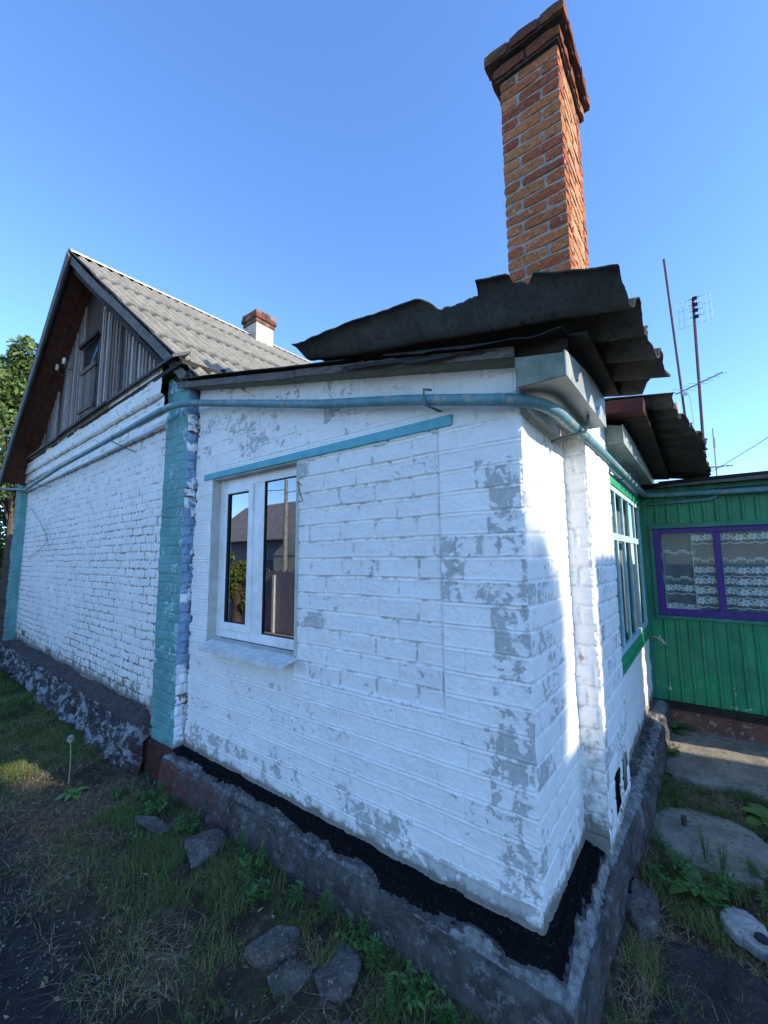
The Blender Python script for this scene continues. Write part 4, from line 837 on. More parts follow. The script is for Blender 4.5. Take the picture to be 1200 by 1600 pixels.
# lace curtains: attribute painted lace
def lace(name, x0, x1, y, z0, z1, label, seed, bands, fold=.012):
    nu = int((x1-x0)/.004); nv = int((z1-z0)/.004); x, z = np.meshgrid(np.linspace(x0, x1, nu), np.linspace(z0, z1, nv), indexing='ij')
    d = np.zeros_like(x)
    def flower(cx, cz, r):
        dx = (x-cx); dz = (z-cz)*1.25; rr = np.hypot(dx, dz)/r; th = np.arctan2(dz, dx); pet = .55+.45*np.abs(np.cos(th*3+.4))
        return (rr < pet)*(.55+.45*(rr > pet*.35))
    for (zb, kind) in bands:
        if kind == 'f':
            for i, cx in enumerate(np.arange(x0-.02+.03*(seed % 3), x1+.06, .105)):
                d = np.maximum(d, flower(cx, zb+.006*math.sin(i*2.1), .050)); d = np.maximum(d, flower(cx+.052, zb-.02, .022)*.8); d = np.maximum(d, flower(cx+.048, zb+.022, .016)*.7)
            ed = zb-.058-.014*np.abs(np.sin((x-x0)*PI/.105)); d = np.maximum(d, (np.abs(z-ed) < .0045)*.9)
        else:
            ed = zb+.015*np.sin((x-x0)*2*PI/.15)+.006*np.sin((x-x0)*2*PI/.05); d = np.maximum(d, (np.abs(z-ed) < .005)*.8); d = np.maximum(d, (np.abs(z-ed+.022) < .003)*.7)
            d = np.maximum(d, (np.abs(z-ed+.011) < .008)*(np.sin(x*260) > .2)*.6)
    d = np.maximum(d, (x < x0+.008)*.8)
    yy = y+fold*np.sin(x*38+2*vnoise(x*3, z*2, seed))+.006*vnoise(x*9, z*4, seed+3)
    me = np_mesh(name, np.stack([x, yy, z], -1).reshape(-1, 3), grid_faces(nu, nv), dict(lace=d.ravel()))
    a = NM(name+'_cloth'); f = a.math('ADD', a.math('MULTIPLY', a.attr('lace'), a.rmp(a.noise(160, 2), .35, .6, .75, 1.0)), .13)
    a.col((.85, .84, .80)).set(Roughness=.9, Alpha=f); MATLACE = a.m
    return tag(link(name, me, MATLACE, smooth=True), label, 'curtain')
lace('lace_curtain', .27, .58, VY+.05, 1.30, 2.18, 'narrow sheer lace curtain at the left of the purple framed window', 1, [(1.96, 's'), (1.545, 'f'), (1.66, 's'), (1.33, 'f')])
lace('lace_curtain', .55, .80, VY+.035, 1.30, 2.18, 'lace curtain strip beside the purple central mullion', 2, [(2.11, 'f'), (1.87, 's'), (1.75, 'f'), (1.63, 'f'), (1.52, 'f'), (1.41, 'f')], .006)
lace('lace_curtain', .78, 3.10, VY+.045, 1.30, 2.18, 'wide flowered lace curtain in the right purple pane', 3, [(2.11, 'f'), (1.87, 's'), (1.75, 'f'), (1.63, 'f'), (1.52, 'f'), (1.41, 'f')], .016)
m = MB(); m.tube([(.335, VY+.09, 1.12), (.335, VY+.09, 1.375)], .03, 14); m.build('jar', M_PORC); jar = bpy.data.objects['jar']
tag(jar, 'small white jar standing inside the purple framed window', 'jar')
m = MB(); m.tube([(.335, VY+.09, 1.376), (.335, VY+.09, 1.395)], .031, 14); m.build('lid', simple('red_lid', (.4, .06, .04), (.3, .05, .04), 5, .5, 0), jar)

# ================================================================== SLAB, COVER, CONCRETE BITS
def blob_slab(name, pts, z0, z1, mat, label, cat, seed, kind=None, rim=.0, res=.012, zamp=.008):
    pts = np.array(pts, dtype=float); cx, cy = pts.mean(0)
    ang = np.arctan2(pts[:, 1]-cy, pts[:, 0]-cx); rad = np.hypot(pts[:, 0]-cx, pts[:, 1]-cy); o = np.argsort(ang); ang = ang[o]; rad = rad[o]
    ang = np.concatenate([[ang[-1]-2*PI], ang, [ang[0]+2*PI]]); rad = np.concatenate([[rad[-1]], rad, [rad[0]]])
    n = 180; th = np.linspace(-PI, PI, n+1); R_ = np.interp(th, ang, rad)*(1+.12*(fbm(np.cos(th)*2+5, np.sin(th)*2+5, 4, seed, 6, .65)-.5)*2); R_[-1] = R_[0]
    k = 40; P = np.zeros((n+1, k, 3))
    for j in range(k):
        t = j/(k-1)
        if t < .85: q = t/.85; P[:, j, 0] = cx+np.cos(th)*R_*q; P[:, j, 1] = cy+np.sin(th)*R_*q; P[:, j, 2] = z1-rim*sst(.85, 1, q)
        else: q = (t-.85)/.15; P[:, j, 0] = cx+np.cos(th)*R_*(1+.03*q); P[:, j, 1] = cy+np.sin(th)*R_*(1+.03*q); P[:, j, 2] = z1-rim-q*(z1-rim-z0)
    P[..., 2] += (fbm(P[..., 0], P[..., 1], 6, seed+1, 6, .6)-.5)*zamp*2.4
    me = np_mesh(name, P.reshape(-1, 3), grid_faces(n+1, k)); o = link(name, me, mat, smooth=True)
    return tag(o, label, cat, kind=kind) if kind is None else tag(o, kind=kind)
blob_slab('path', [(.16, 4.0), (.16, 3.2), (.22, 2.75), (.5, 2.65), (.75, 2.75), (1.0, 2.60), (1.6, 2.6), (2.4, 2.9), (2.4, 4.0), (1.2, 4.0)], -.08, .012, M_CONC, '', '', 501, kind='structure', rim=.01)
mh = blob_slab('concrete_cover', [(.52+.37*math.cos(a), 1.80+.36*math.sin(a)) for a in np.linspace(0, 6.2, 24)], -.05, .008, M_CONC, 'round cracked concrete cover set in the grass', 'cover', 503, rim=.008)
m = MB(); m.tube([(.40, 1.86, .01), (.398, 1.85, .07)], .018, 10); m.build('lifting_stub', M_STEEL, mh)
bl = blob_slab('concrete_lump', [(.60, 1.17), (.66, 1.2), (.76, 1.10), (.80, .98), (.74, .93), (.66, .97), (.58, 1.08)], -.04, .01, M_CONC_PALE, 'pale broken concrete lump with a dark hole', 'rubble', 505, rim=.006, zamp=.02)
m = MB(); m.tube([(.735, 1.0, .0), (.735, 1.0, .024)], .028, 12); m.build('hole', M_DARK, bl)
blob_slab('concrete_lump', [(.77, .93), (.85, .95), (.93, .83), (.88, .72), (.80, .78)], -.04, .01, M_CONC_PALE, 'pale concrete fragment at the right edge nearest the lump with a hole', 'rubble', 507, rim=.006, zamp=.02)
blob_slab('flat_stone', [(.19, 1.05), (.25, 1.0), (.29, .85), (.30, .72), (.25, .66), (.20, .75), (.19, .9)], -.04, .05, M_STONE, 'long grey stone wedged against the right side of the plinth', 'stone', 509, rim=.015, zamp=.02)
blob_slab('asphalt_slab', [(.36, .72), (.36, .45), (.40, .1), (.8, -.1), (1.1, .2), (1.1, .62), (.75, .72), (.5, .80)], -.06, .0, concrete('dark_asphalt', (.075, .070, .065), (.042, .040, .038), (.13, .125, .115), 3.2, 1.5), 'dark broken asphalt patch beside the plinth corner', 'asphalt', 511, rim=.008, zamp=.022)
def rock(name, c, r, label, seed, mat=M_STONE, flat=.55, cat='stone', group=None, tilt=0):
    import bmesh
    bm = bmesh.new(); bmesh.ops.create_icosphere(bm, subdivisions=4, radius=1); rg = np.random.default_rng(seed)
    planes = [(Vector(rg.normal(size=3)).normalized(), rg.uniform(.42, .72)) for _ in range(11)]+[(Vector((.1, .05, 1)).normalized(), .55)]
    for v in bm.verts:
        p = v.co.copy()
        for it in range(2):
            for (nn, dd_) in planes:
                q = p.dot(nn)
                if q > dd_: p -= nn*(q-dd_)
        k = 1+.10*(float(vnoise(np.array(p.x*4+seed), np.array(p.y*4+p.z*5), seed))-.5)+.06*(float(vnoise(np.array(p.x*11+seed), np.array(p.y*11-p.z*9), seed+2))-.5)
        v.co = Vector((p.x*r[0]*1.5*k, p.y*r[1]*1.5*k, p.z*r[2]*1.6*k))
    me = bpy.data.meshes.new(name); bm.to_mesh(me); bm.free()
    o = link(name, me, mat, smooth=False); o.location = (c[0], c[1], c[2]-.012); o.rotation_euler = (tilt, tilt*.6, seed*1.3)
    return tag(o, label, cat, group)
rock('rock', (-1.14, -.53, .05), (.10, .085, .07), 'rough pale topped rock, leftmost of the three beside each other in the grass', 1)
rock('rock', (-.97, -.52, .03), (.055, .10, .05), 'narrow upright rock in the middle between two wider rocks', 2)
rock('rock', (-.81, -.43, .04), (.095, .115, .055), 'smooth rounded slab-like rock, rightmost and largest of the three in the grass', 3, tilt=.15)
rock('rock', (-2.12, -.32, .05), (.14, .10, .06), 'broken flat rubble stone at the foot of the red-brown plinth', 4)
rock('rock', (-2.62, -.42, .02), (.16, .06, .04), 'long flat stone lying in bare soil near the teal pilaster', 5)
rock('rock', (-.62, -.62, .02), (.10, .06, .04), 'small half buried stone in the grass at the bottom edge of the photo', 6)
# board leaning at the far left
m = MB(); m.beam((-9.3, -.35, .05), (-9.75, -.12, .95), .16, .03, (0, 1, 0)); o = m.build('loose_board', wood('pale_board', (.42, .38, .32), (.3, .27, .22)), None); tag(o, 'pale weathered board leaning at the far left end of the house', 'board')

# ================================================================== VEGETATION
def blade_mesh(name, X, Y, Z, h, wd, lean, az, tint, mat, seg=3):
    n = len(X); t = np.linspace(0, 1, seg+1); V = np.zeros((n, (seg+1)*2, 3))
    sx = -np.sin(az); sy = np.cos(az)
    for k, tk in enumerate(t):
        bx = X+np.cos(az)*lean*h*tk**2; by = Y+np.sin(az)*lean*h*tk**2; bz = Z+h*tk*np.sqrt(np.clip(1-(lean*tk*.7)**2, .12, 1)); ww = wd*(1-tk*.92)/2
        V[:, 2*k] = np.stack([bx-sx*ww, by-sy*ww, bz], -1); V[:, 2*k+1] = np.stack([bx+sx*ww, by+sy*ww, bz], -1)
    m_ = (seg+1)*2; base = (np.arange(n)*m_)[:, None]
    F = np.concatenate([base+np.array([[2*k, 2*k+1, 2*k+3, 2*k+2]]) for k in range(seg)], 0)
    return np_mesh(name, V.reshape(-1, 3), F, dict(tint=np.repeat(tint, m_, axis=0)))
a = NM('grass_blade'); a.col(a.attr('tint', True)).set(Roughness=.7, Specular_IOR_Level=.2); M_GRASS = a.m
a = NM('leaf'); a.col(a.mix(1, a.attr('tint', True), a.mix(a.noise(9, 3), (.75, .8, .7), (1.3, 1.2, 1.2)), 'MULTIPLY')).set(Roughness=.55, Specular_IOR_Level=.35)
a.b.inputs['Subsurface Weight'].default_value = 0; M_LEAF = a.m
def on_free(x, y):   # not inside plinths, slabs
    free = ~((x > -9.9) & (x < .17+.0) & (y > -.17) & (y < 4)) & ~((x > -11) & (x < -3) & (y > gy(x)-.22))
    free &= ~((x > -.2) & (x < .21) & (y > -.2) & (y < 4)); free &= ~((x > -.17) & (x < .17) & (y > -.19))
    free &= ~((np.hypot(x-.52, y-1.8) < .30)); free &= ~((y > 2.75) & (x > .24)); free &= y < 3.9
    return free
def scatter(n, dens, seed, box=(-12, 2.0, -3.0, 3.9)):
    rg = np.random.default_rng(seed); x = rg.uniform(box[0], box[1], n); y = rg.uniform(box[2], box[3], n)
    k = on_free(x, y) & (rg.random(n) < dens(x, y)); return x[k], y[k], rg
def dens_green(x, y):
    c = fbm(x+40, y+40, 1.4, 601, 4); f = fbm(x+40, y+40, 6, 602, 3)
    left = sst(-3.7, -4.6, x+(c-.5)*1.5)*sst(-1.9, -1.2, y)*.9
    foot = np.exp(-np.abs(y+.45-.25*(c-.5))/.28)*(x > -3.1)*(x < .05)*.95
    bottom = sst(-1.3, -.5, x)*(y < -.3)*(x < .15)*.6
    right = (x > .15)*(y > -.3)*sst(.30, .55, c+.1*f)*.95*(1-sst(.37, .5, x)*sst(.85, .6, y)*.93)
    return np.clip(np.maximum.reduce([left, foot, bottom, right])*sst(.36, .56, f)*1.1, 0, 1)
def dens_dry(x, y):
    c = fbm(x+60, y+60, 2.1, 611, 4)
    soil = np.exp(-(((x+3.2)/.7)**2+((y+.8)/.3)**2))*.35
    base = sst(.42, .62, c)*(y > -1.2)*(x > -6)*.55
    edge = np.exp(-((x-.30)/.13)**2)*(y > -.3)*(y < .9)*.9
    left = np.exp(-(((x+4.2)/.6)**2+((y+1.25)/.3)**2))*.9
    return np.clip(np.maximum.reduce([soil, base, edge, left]), 0, 1)*(1-.85*sst(.40, .5, x)*sst(.8, .6, y))
def zbase(x, y): return gz(x, y)-.004
xa, ya, rg = scatter(620000, dens_green, 1, (-5.5, 1.3, -1.75, 3.9)); xb, yb, _ = scatter(110000, dens_green, 11, (-12, -5.5, -2.4, .3)); x = np.concatenate([xa, xb]); y = np.concatenate([ya, yb]); n = len(x); g = rg.random(n)
tint = np.stack([.050+.065*g, .088+.080*g, .020+.022*g], -1)*(.6+.8*fbm(x+40, y+40, 3, 604, 3))[:, None]; yel = rg.random(n) < .05+.35*sst(.45, .65, fbm(x+20, y+20, 2.4, 605, 3)); tint[yel] = [.22, .20, .07]
hh = (.35+.65*fbm(x+40, y+40, 5, 603, 3))*rg.uniform(.03, .11, n)*np.where(x > .15, 1.15, 1)
me = blade_mesh('grass', x, y, zbase(x, y), hh, rg.uniform(.0020, .0048, n)*(1+.5*(x < -4)), rg.uniform(.3, 1.4, n), rg.uniform(0, 2*PI, n), tint, M_GRASS)
tag(link('grass', me, M_GRASS), 'short green grass growing on the ground around the plinth', 'grass', kind='stuff')
x, y, rg = scatter(150000, dens_dry, 2, (-6, 1.3, -1.75, 3.9)); n = len(x); g = rg.random(n)
tint = np.stack([.26+.16*g, .20+.13*g, .10+.08*g], -1)
me = blade_mesh('dry_grass', x, y, zbase(x, y)+.003, rg.uniform(.02, .10, n), rg.uniform(.0014, .003, n), rg.uniform(1.2, 3.2, n), rg.uniform(0, 2*PI, n), tint, M_GRASS)
tag(link('dry_grass', me, M_GRASS), 'straw coloured dry grass lying among the green', 'grass', kind='stuff')
me = bpy.data.meshes.new('bounce_strip'); me.from_pydata([(-60, -4.8, .03), (60, -4.8, .03), (60, -3.2, .03), (-60, -3.2, .03)], [], [(0, 1, 2, 3)])
tag(link('bounce_strip', me, concrete('sandy_bounce_strip', (.36, .32, .26), (.30, .26, .20), (.22, .19, .15), .6)), kind='structure')  # unseen pale strip added to bounce warm light onto the front wall
# gravel
def gravel():
    x, y, rg = scatter(9000, lambda x, y: .25+.75*sst(.5, .6, fbm(x+80, y+80, 1.8, 621, 3)), 3, (-5.5, 1.4, -2.0, 2.6)); n = len(x)
    base = np.array([[1, 0, 0], [0, 1, 0], [-1, 0, 0], [0, -1, 0], [0, 0, 1], [0, 0, -1]], float); F0 = np.array([[0, 1, 4], [1, 2, 4], [2, 3, 4], [3, 0, 4], [1, 0, 5], [2, 1, 5], [3, 2, 5], [0, 3, 5]])
    s_ = rg.uniform(.002, .007, n)*(1+2.0*(rg.random(n) < .03)); V = base[None]*(1+.5*(rg.random((n, 6, 1))-.5))*s_[:, None, None]*np.array([1, 1, .6]); th = rg.uniform(0, 6.3, n)
    c, s2 = np.cos(th)[:, None], np.sin(th)[:, None]; Vx = V[..., 0]*c-V[..., 1]*s2+x[:, None]; Vy = V[..., 0]*s2+V[..., 1]*c+y[:, None]; Vz = V[..., 2]+(gz(x, y)+s_*.3)[:, None]
    g = rg.random(n)[:, None]; tint = np.repeat(.10+.22*g*np.array([[1, .98, .94]]), 6, axis=0)
    me = np_mesh('gravel', np.stack([Vx, Vy, Vz], -1).reshape(-1, 3), (np.arange(n)*6)[:, None, None].repeat(8, 1).repeat(3, 2).reshape(-1, 3)+np.tile(F0, (n, 1)), dict(tint=tint))
    tag(link('gravel', me, M_GRASS), 'small pale stones and chips scattered over the soil', 'gravel', kind='stuff')
gravel()
def litter():
    x, y, rg = scatter(9000, lambda x, y: .2+.8*sst(.45, .6, fbm(x+90, y+90, 2.2, 631, 3)), 5, (-5.5, 1.4, -1.8, 3.0)); n = len(x); a_ = rg.uniform(0, 6.3, n); L = rg.uniform(.006, .022, n); W = L*rg.uniform(.15, .5, n); z = gz(x, y)+.006
    ca_, sa_ = np.cos(a_), np.sin(a_); t1, t2 = rg.uniform(-.4, .4, n)*L, rg.uniform(-.3, .5, n)*L
    V = np.stack([np.stack([x-ca_*L, y-sa_*L, z+t1], -1), np.stack([x-sa_*W, y+ca_*W, z+t2], -1), np.stack([x+ca_*L, y+sa_*L, z-t1+.004], -1), np.stack([x+sa_*W, y-ca_*W, z], -1)], 1)
    g = rg.random(n)[:, None]; tint = np.repeat(np.array([[.20, .14, .08]])*(.4+1.3*g), 4, axis=0)
    tag(link('leaf_litter', np_mesh('leaf_litter', V.reshape(-1, 3), np.arange(n*4).reshape(-1, 4), dict(tint=tint)), M_GRASS), 'brown leaf scraps and twigs littered on the soil', 'litter', kind='stuff')
litter()
# weeds: each its own thing
def leafmesh(vs, fs, cs, p, d, L, W, col, up=Vector((0, 0, 1)), droop=.3, n=4, lobed=False):
    d = d.normalized(); side = d.cross(up); side = side.normalized() if side.length > .01 else Vector((1, 0, 0)); nb = side.cross(d)
    b = len(vs)
    for i in range(n+1):
        t = i/n; c = p+d*L*t-Vector((0, 0, 1))*droop*L*t*t; ww = W*math.sin(PI*min(1, .08+t*.92))**.8*(1 if not lobed else (1-.35*(i % 2)))
        if i == n: ww = 0.0005
        vs += [tuple(c-side*ww/2+nb*ww*.12), tuple(c), tuple(c+side*ww/2+nb*ww*.12)]; cs += [col]*3
    for i in range(n): 
        a_ = b+i*3; fs += [(a_, a_+1, a_+4, a_+3), (a_+1, a_+2, a_+5, a_+4)]
def weed(kind, x, y, h, label, seed, group=None, z=None):
    rg = random.Random(seed); z = float(gz(np.array(x), np.array(y))) if z is None else z
    t = thing('weed_plant', label, 'weed', (x, y, z), group); vs, fs, cs = [], [], []; sm = MB()
    g0 = rg.uniform(.85, 1.15); colr = lambda: tuple(c*g0*rg.uniform(.75, 1.25) for c in ((.06, .13, .032) if kind != 'dock' else (.085, .16, .038)))
    if kind == 'whorl':    # upright stem with whorls of narrow leaves
        for s_ in range(rg.randint(2, 3)):
            bx = rg.uniform(-.02, .02); by = rg.uniform(-.02, .02); hh = h*rg.uniform(.7, 1); lx = rg.uniform(-.1, .1); ly = rg.uniform(-.1, .1)
            sm.tube([(x+bx, y+by, z), (x+bx+lx*hh, y+by+ly*hh, z+hh)], [.003, .002], 5)
            for k in range(26):
                f = k/25; p = Vector((x+bx+lx*hh*f, y+by+ly*hh*f, z+hh*(.25+.75*f))); a_ = k*2.4+rg.random()
                leafmesh(vs, fs, cs, p, Vector((math.cos(a_), math.sin(a_), .2+.9*f)), rg.uniform(.04, .06)*(1.1-.3*f), .009, colr(), droop=.35)
    elif kind == 'leafy':   # bushy clump of small leaves
        for s_ in range(10):
            a_ = rg.uniform(0, 6.3); L = h*rg.uniform(.5, 1); e = Vector((math.cos(a_)*L*rg.uniform(.2, .9), math.sin(a_)*L*rg.uniform(.2, .9), L*rg.uniform(.5, .9))); p0 = Vector((x, y, z)); 
            sm.tube([p0, p0+e*.5+Vector((0, 0, .01)), p0+e], [.0025, .002, .0015], 5)
            for k in range(12):
                f = .2+.8*k/11; a2 = rg.uniform(0, 6.3); leafmesh(vs, fs, cs, p0+e*f, Vector((math.cos(a2), math.sin(a2), rg.uniform(-.1, .6))), rg.uniform(.022, .048), rg.uniform(.010, .022), colr(), droop=.4, lobed=True)
    elif kind == 'dock':    # rosette of broad leaves
        for k in range(9):
            a_ = k*.75+rg.random()*.4; el = rg.uniform(.15, 1.0); L = h*rg.uniform(.7, 1.1); leafmesh(vs, fs, cs, Vector((x, y, z+.01)), Vector((math.cos(a_), math.sin(a_), el)), L, L*.42, colr(), droop=.5, n=7)
        sm.tube([(x, y, z), (x, y, z+h*.3)], .003, 5)
    else:                   # 'stalk': thin tall seed stems
        for k in range(7):
            a_ = rg.uniform(0, 6.3); hh = h*rg.uniform(.6, 1); e = (x+math.cos(a_)*.12*hh, y+math.sin(a_)*.12*hh, z+hh); sm.tube([(x, y, z), ((x+e[0])/2, (y+e[1])/2, z+hh*.55), e], [.0018, .0015, .001], 4)
            for q in range(14): f = .35+.65*q/13; a2 = rg.uniform(0, 6.3); leafmesh(vs, fs, cs, Vector((x+(e[0]-x)*f, y+(e[1]-y)*f, z+hh*f)), Vector((math.cos(a2), math.sin(a2), .6)), rg.uniform(.012, .028), .006, colr())
    F3 = np.array(fs); me = np_mesh('foliage', np.array(vs), F3, dict(tint=np.array(cs))); link('foliage', me, M_LEAF, t, smooth=False)
    sm.build('stem', simple('green_stem', (.08, .13, .04), (.06, .10, .03), 9, .7, 0), t); return t
weed('leafy', -2.95, -.30, .20, 'leafy weed below the teal pilaster at the left end of the plinth', 1)
weed('leafy', -2.75, -.36, .17, 'low leafy weed just right of the weed below the teal pilaster', 2)
weed('leafy', -2.35, -.30, .22, 'bushy green weed against the red-brown plinth', 3)
weed('whorl', -1.80, -.24, .20, 'feathery upright weed under the window against the plinth', 4)
weed('leafy', -1.62, -.27, .17, 'dark leafy weed between two feathery weeds under the window', 5)
weed('whorl', -1.24, -.29, .13, 'star shaped feathery weed above the leftmost of three rocks', 6)
weed('whorl', -1.05, -.24, .12, 'star shaped feathery weed above the middle of three rocks', 7)
weed('leafy', -.80, -.27, .14, 'leafy weed behind the largest of three rocks', 8)
weed('whorl', -.66, -.30, .16, 'feathery weed right of the largest of three rocks', 9)
weed('stalk', -.5, -.42, .20, 'thin stalked weed near the bottom edge below the plinth corner', 10)
weed('whorl', -.30, -.32, .10, 'small feathery weed lowest under the plinth corner', 11)
weed('dock', -3.6, -.62, .16, 'rosette of broad leaves beneath the dandelion clock', 12)
weed('leafy', -3.25, -.42, .14, 'low weed on bare soil left of the teal pilaster foot', 13)
weed('dock', .24, 3.80, .28, 'broad leaved weed in the corner between white wall and green verandah', 14)
weed('leafy', .27, 3.05, .16, 'yellow green weed at the edge of the concrete path', 15)
weed('dock', .55, 3.78, .14, 'small leafy weed under the verandah footing', 16)
weed('leafy', .40, 1.33, .24, 'large leafy weed in front of the round concrete cover', 17)
weed('dock', .47, 1.22, .20, 'broad leaved weed in front of the round concrete cover', 18)
weed('leafy', .55, 1.16, .20, 'leafy weed above the pale concrete lump', 19)
weed('stalk', .52, 1.50, .30, 'tall thin stalked weed before the concrete cover', 20)
weed('stalk', .60, 1.42, .26, 'second thin stalked weed right of the tall one before the cover', 21)
weed('dock', .86, 2.35, .22, 'broad leaved weed at the right edge beside the round cover', 22)
weed('leafy', .92, 2.05, .22, 'bushy weed at the right edge below the broad leaved one', 23)
weed('leafy', .80, 1.55, .20, 'leafy weed right of the cover near the picture edge', 24)
weed('leafy', .30, 1.15, .15, 'small weed beside the plinth next to the long grey stone', 25)
weed('leafy', .23, 2.45, .14, 'weed on the plinth edge between the concrete cover and the path', 26)
weed('leafy', .98, 2.45, .30, 'tall leafy weed at the right picture edge near the concrete path', 28)
weed('leafy', .60, 1.30, .26, 'bushy weed between the round cover and the pale lump', 29)
weed('dock', .95, 1.75, .24, 'broad leaved weed right of the round cover at the picture edge', 30)
weed('leafy', .30, 2.30, .16, 'low weed left of the round cover beside the plinth', 31)
weed('leafy', -1.45, -.40, .18, 'leafy weed in the grass left of the leftmost rock', 32)
weed('leafy', -.45, -.30, .18, 'dark leafy weed under the plinth corner', 33)
weed('leafy', .80, 1.25, .16, 'weed behind the pale concrete lump at the right', 27)
# dandelion clock
DC = thing('dandelion', 'dandelion seed head on a bent stalk in front of the rubble plinth', 'dandelion', (-3.9, -.52, 0))
m = MB(); m.tube([(-3.80, -.60, .0), (-3.82, -.59, .12), (-3.90, -.57, .22), (-3.93, -.57, .32)], .005, 6); m.build('stalk', simple('pale_stalk', (.24, .30, .12), (.2, .25, .1), 5, .7, 0), DC)
vs, fs, cs = [], [], []
for k in range(150):
    z_ = 1-2*(k+.5)/150; r_ = math.sqrt(1-z_*z_); a_ = k*2.4; leafmesh(vs, fs, cs, Vector((-3.93, -.57, .335)), Vector((r_*math.cos(a_), r_*math.sin(a_), z_)), .034, .005, (.62, .58, .5), droop=0, n=2)
link('seed_head', np_mesh('seed_head', np.array(vs), np.array(fs), dict(tint=np.array(cs))), M_GRASS, DC)

# trees
def tree(x, y, h, r, label, seed, nleaf=9000, cz=.62, leaf=.07, tone=(.07, .13, .03), group='trees beyond the houses'):
    rg = np.random.default_rng(seed); t = thing('leafy_tree', label, 'tree', (x, y, 0), group); m = MB()
    m.tube([(x, y, -.1), (x+.05, y, h*.3), (x-.03, y+.05, h*.75)], [.16, .12, .05], 9)
    cl = []
    for k in range(26):
        a_ = rg.uniform(0, 6.3); el = rg.uniform(-.9, 1.2); rr = r*rg.uniform(.45, 1.0); c = np.array([x+math.cos(a_)*math.cos(el)*rr, y+math.sin(a_)*math.cos(el)*rr, h*cz+math.sin(el)*rr*1.15]); cl.append((c, r*rg.uniform(.22, .42)))
        m.tube([(x, y, h*rg.uniform(.25, .5)), tuple((c+np.array([x, y, h*.5]))/2+rg.normal(size=3)*.08), tuple(c)], [.045, .03, .01], 5)
    m.build('trunk', simple('bark', (.12, .09, .07), (.07, .055, .04), 12, .95, .7, .01, 40), t)
    C_ = []; per = nleaf//len(cl)
    for c, cr in cl:
        d = rg.normal(size=(per, 3)); d /= np.linalg.norm(d, axis=1)[:, None]; C_.append(c+d*(cr*rg.uniform(.35, 1.1, per)**.6)[:, None])
    P = np.vstack(C_); n = len(P); a1 = rg.normal(size=(n, 3)); a1 /= np.linalg.norm(a1, axis=1)[:, None]; a2 = np.cross(a1, rg.normal(size=(n, 3))); a2 /= np.linalg.norm(a2, axis=1)[:, None]; s_ = leaf*rg.uniform(.6, 1.3, n)[:, None]
    V = np.stack([P-a1*s_, P+a2*s_*.45, P+a1*s_, P-a2*s_*.45], 1); g = rg.uniform(.6, 1.4, n)[:, None]; tint = np.repeat(np.array([tone])*g, 4, axis=0)
    link('crown', np_mesh('crown', V.reshape(-1, 3), np.arange(n*4).reshape(-1, 4), dict(tint=tint)), M_LEAF, t)
tree(-13.2, .6, 7.6, 1.9, 'leafy green tree beyond the left end of the gabled house', 31, 16000, .68, .08, (.075, .12, .028))
tree(-14.6, 2.2, 5.6, 2.0, 'lower darker tree behind the tree at the far left', 32, 14000, .5, .08, (.05, .09, .025))
tree(-16.0, -.6, 4.6, 2.0, 'dense shrub like tree low at the far left edge', 33, 14000, .42, .08, (.06, .10, .03))

# ================================================================== ANTENNAS, POLES, WIRE
o = thing('antenna_mast', 'tall bare rusty mast leaning left behind the roofs', 'mast', (.66, 7.97, 0))
m = MB(); m.tube([(.72, 7.97, 0), (.46, 7.97, 8.07)], .022, 8); m.build('mast_tube', M_STEEL, o)
o = thing('television_antenna', 'rusty mast with a wire grid antenna on top and long yagi lower down', 'antenna', (.80, 7.97, 0))
m = MB(); m.tube([(.78, 7.97, 0), (.80, 7.97, 3.4), (.835, 7.97, 5.2), (.87, 7.97, 7.0)], .026, 8); m.build('mast_tube', M_STEEL, o)
m = MB()
for zz in (6.45, 6.62, 6.8, 6.98): m.tube([(.62, 7.9, zz-.02), (1.15, 7.98, zz+.06)], .0028, 4)
for xx in (.62, .70, .78, .98, 1.07, 1.14): m.tube([(xx, 7.93, 6.42), (xx, 7.93, 7.03)], .0026, 4)
m.build('grid_reflector', M_ALU, o)
m = MB()
for zz in (6.55, 6.68, 6.8, 6.93): m.box(.85, .93, 7.82, 7.88, zz, zz+.05); m.tube([(.78, 7.8, zz), (1.0, 7.84, zz+.03)], .005, 4)
m.build('dipole_array', M_DARK, o)
m = MB(); m.tube([(.45, 7.95, 5.13), (1.20, 7.9, 5.36)], .012, 6); m.build('yagi_boom', M_ALU, o)
m = MB()
for k, tt in enumerate((.03, .2, .35, .5, .65, .8, .97)):
    cx, cz = .45+.75*tt, 5.13+.23*tt; L = .27-.025*k; m.tube([(cx-L*.75, 7.93-L, cz-.02), (cx+L*.75, 7.93+L, cz+.03)], .005, 4)
m.build('yagi_element', M_ALU, o)
m = MB(); m.tube([(.58, 7.9, 5.05), (.62, 7.9, 5.1), (.66, 7.9, 5.05), (.68, 7.9, 4.95), (.70, 7.9, 4.2)], .006, 5); m.build('antenna_cable', M_ALU, o)
m = MB(); m.box(.56, .64, 7.86, 7.92, 5.06, 5.12, .004); m.build('balun', M_PORC, o)
o = thing('distant_antenna', 'thin distant antenna with crossed elements low at the right', 'antenna', (1.25, 14, 0))
m = MB(); m.tube([(1.12, 14, 0), (1.17, 14, 5.8)], .022, 6); m.build('mast_tube', M_ALU, o)
m = MB(); 
for k in range(6): m.tube([(.92+.09*k, 13.8, 4.55+.012*k), (1.12+.09*k, 14.2, 4.6)], .009, 4)
m.tube([(.85, 14, 4.62), (1.55, 14, 4.60)], .016, 4); m.build('antenna_elements', M_ALU, o)
m = MB(); m.tube([(1.17, 14, 5.2), (1.18, 14, 5.5)], .035, 6); m.build('antenna_coil', M_ALU, o)
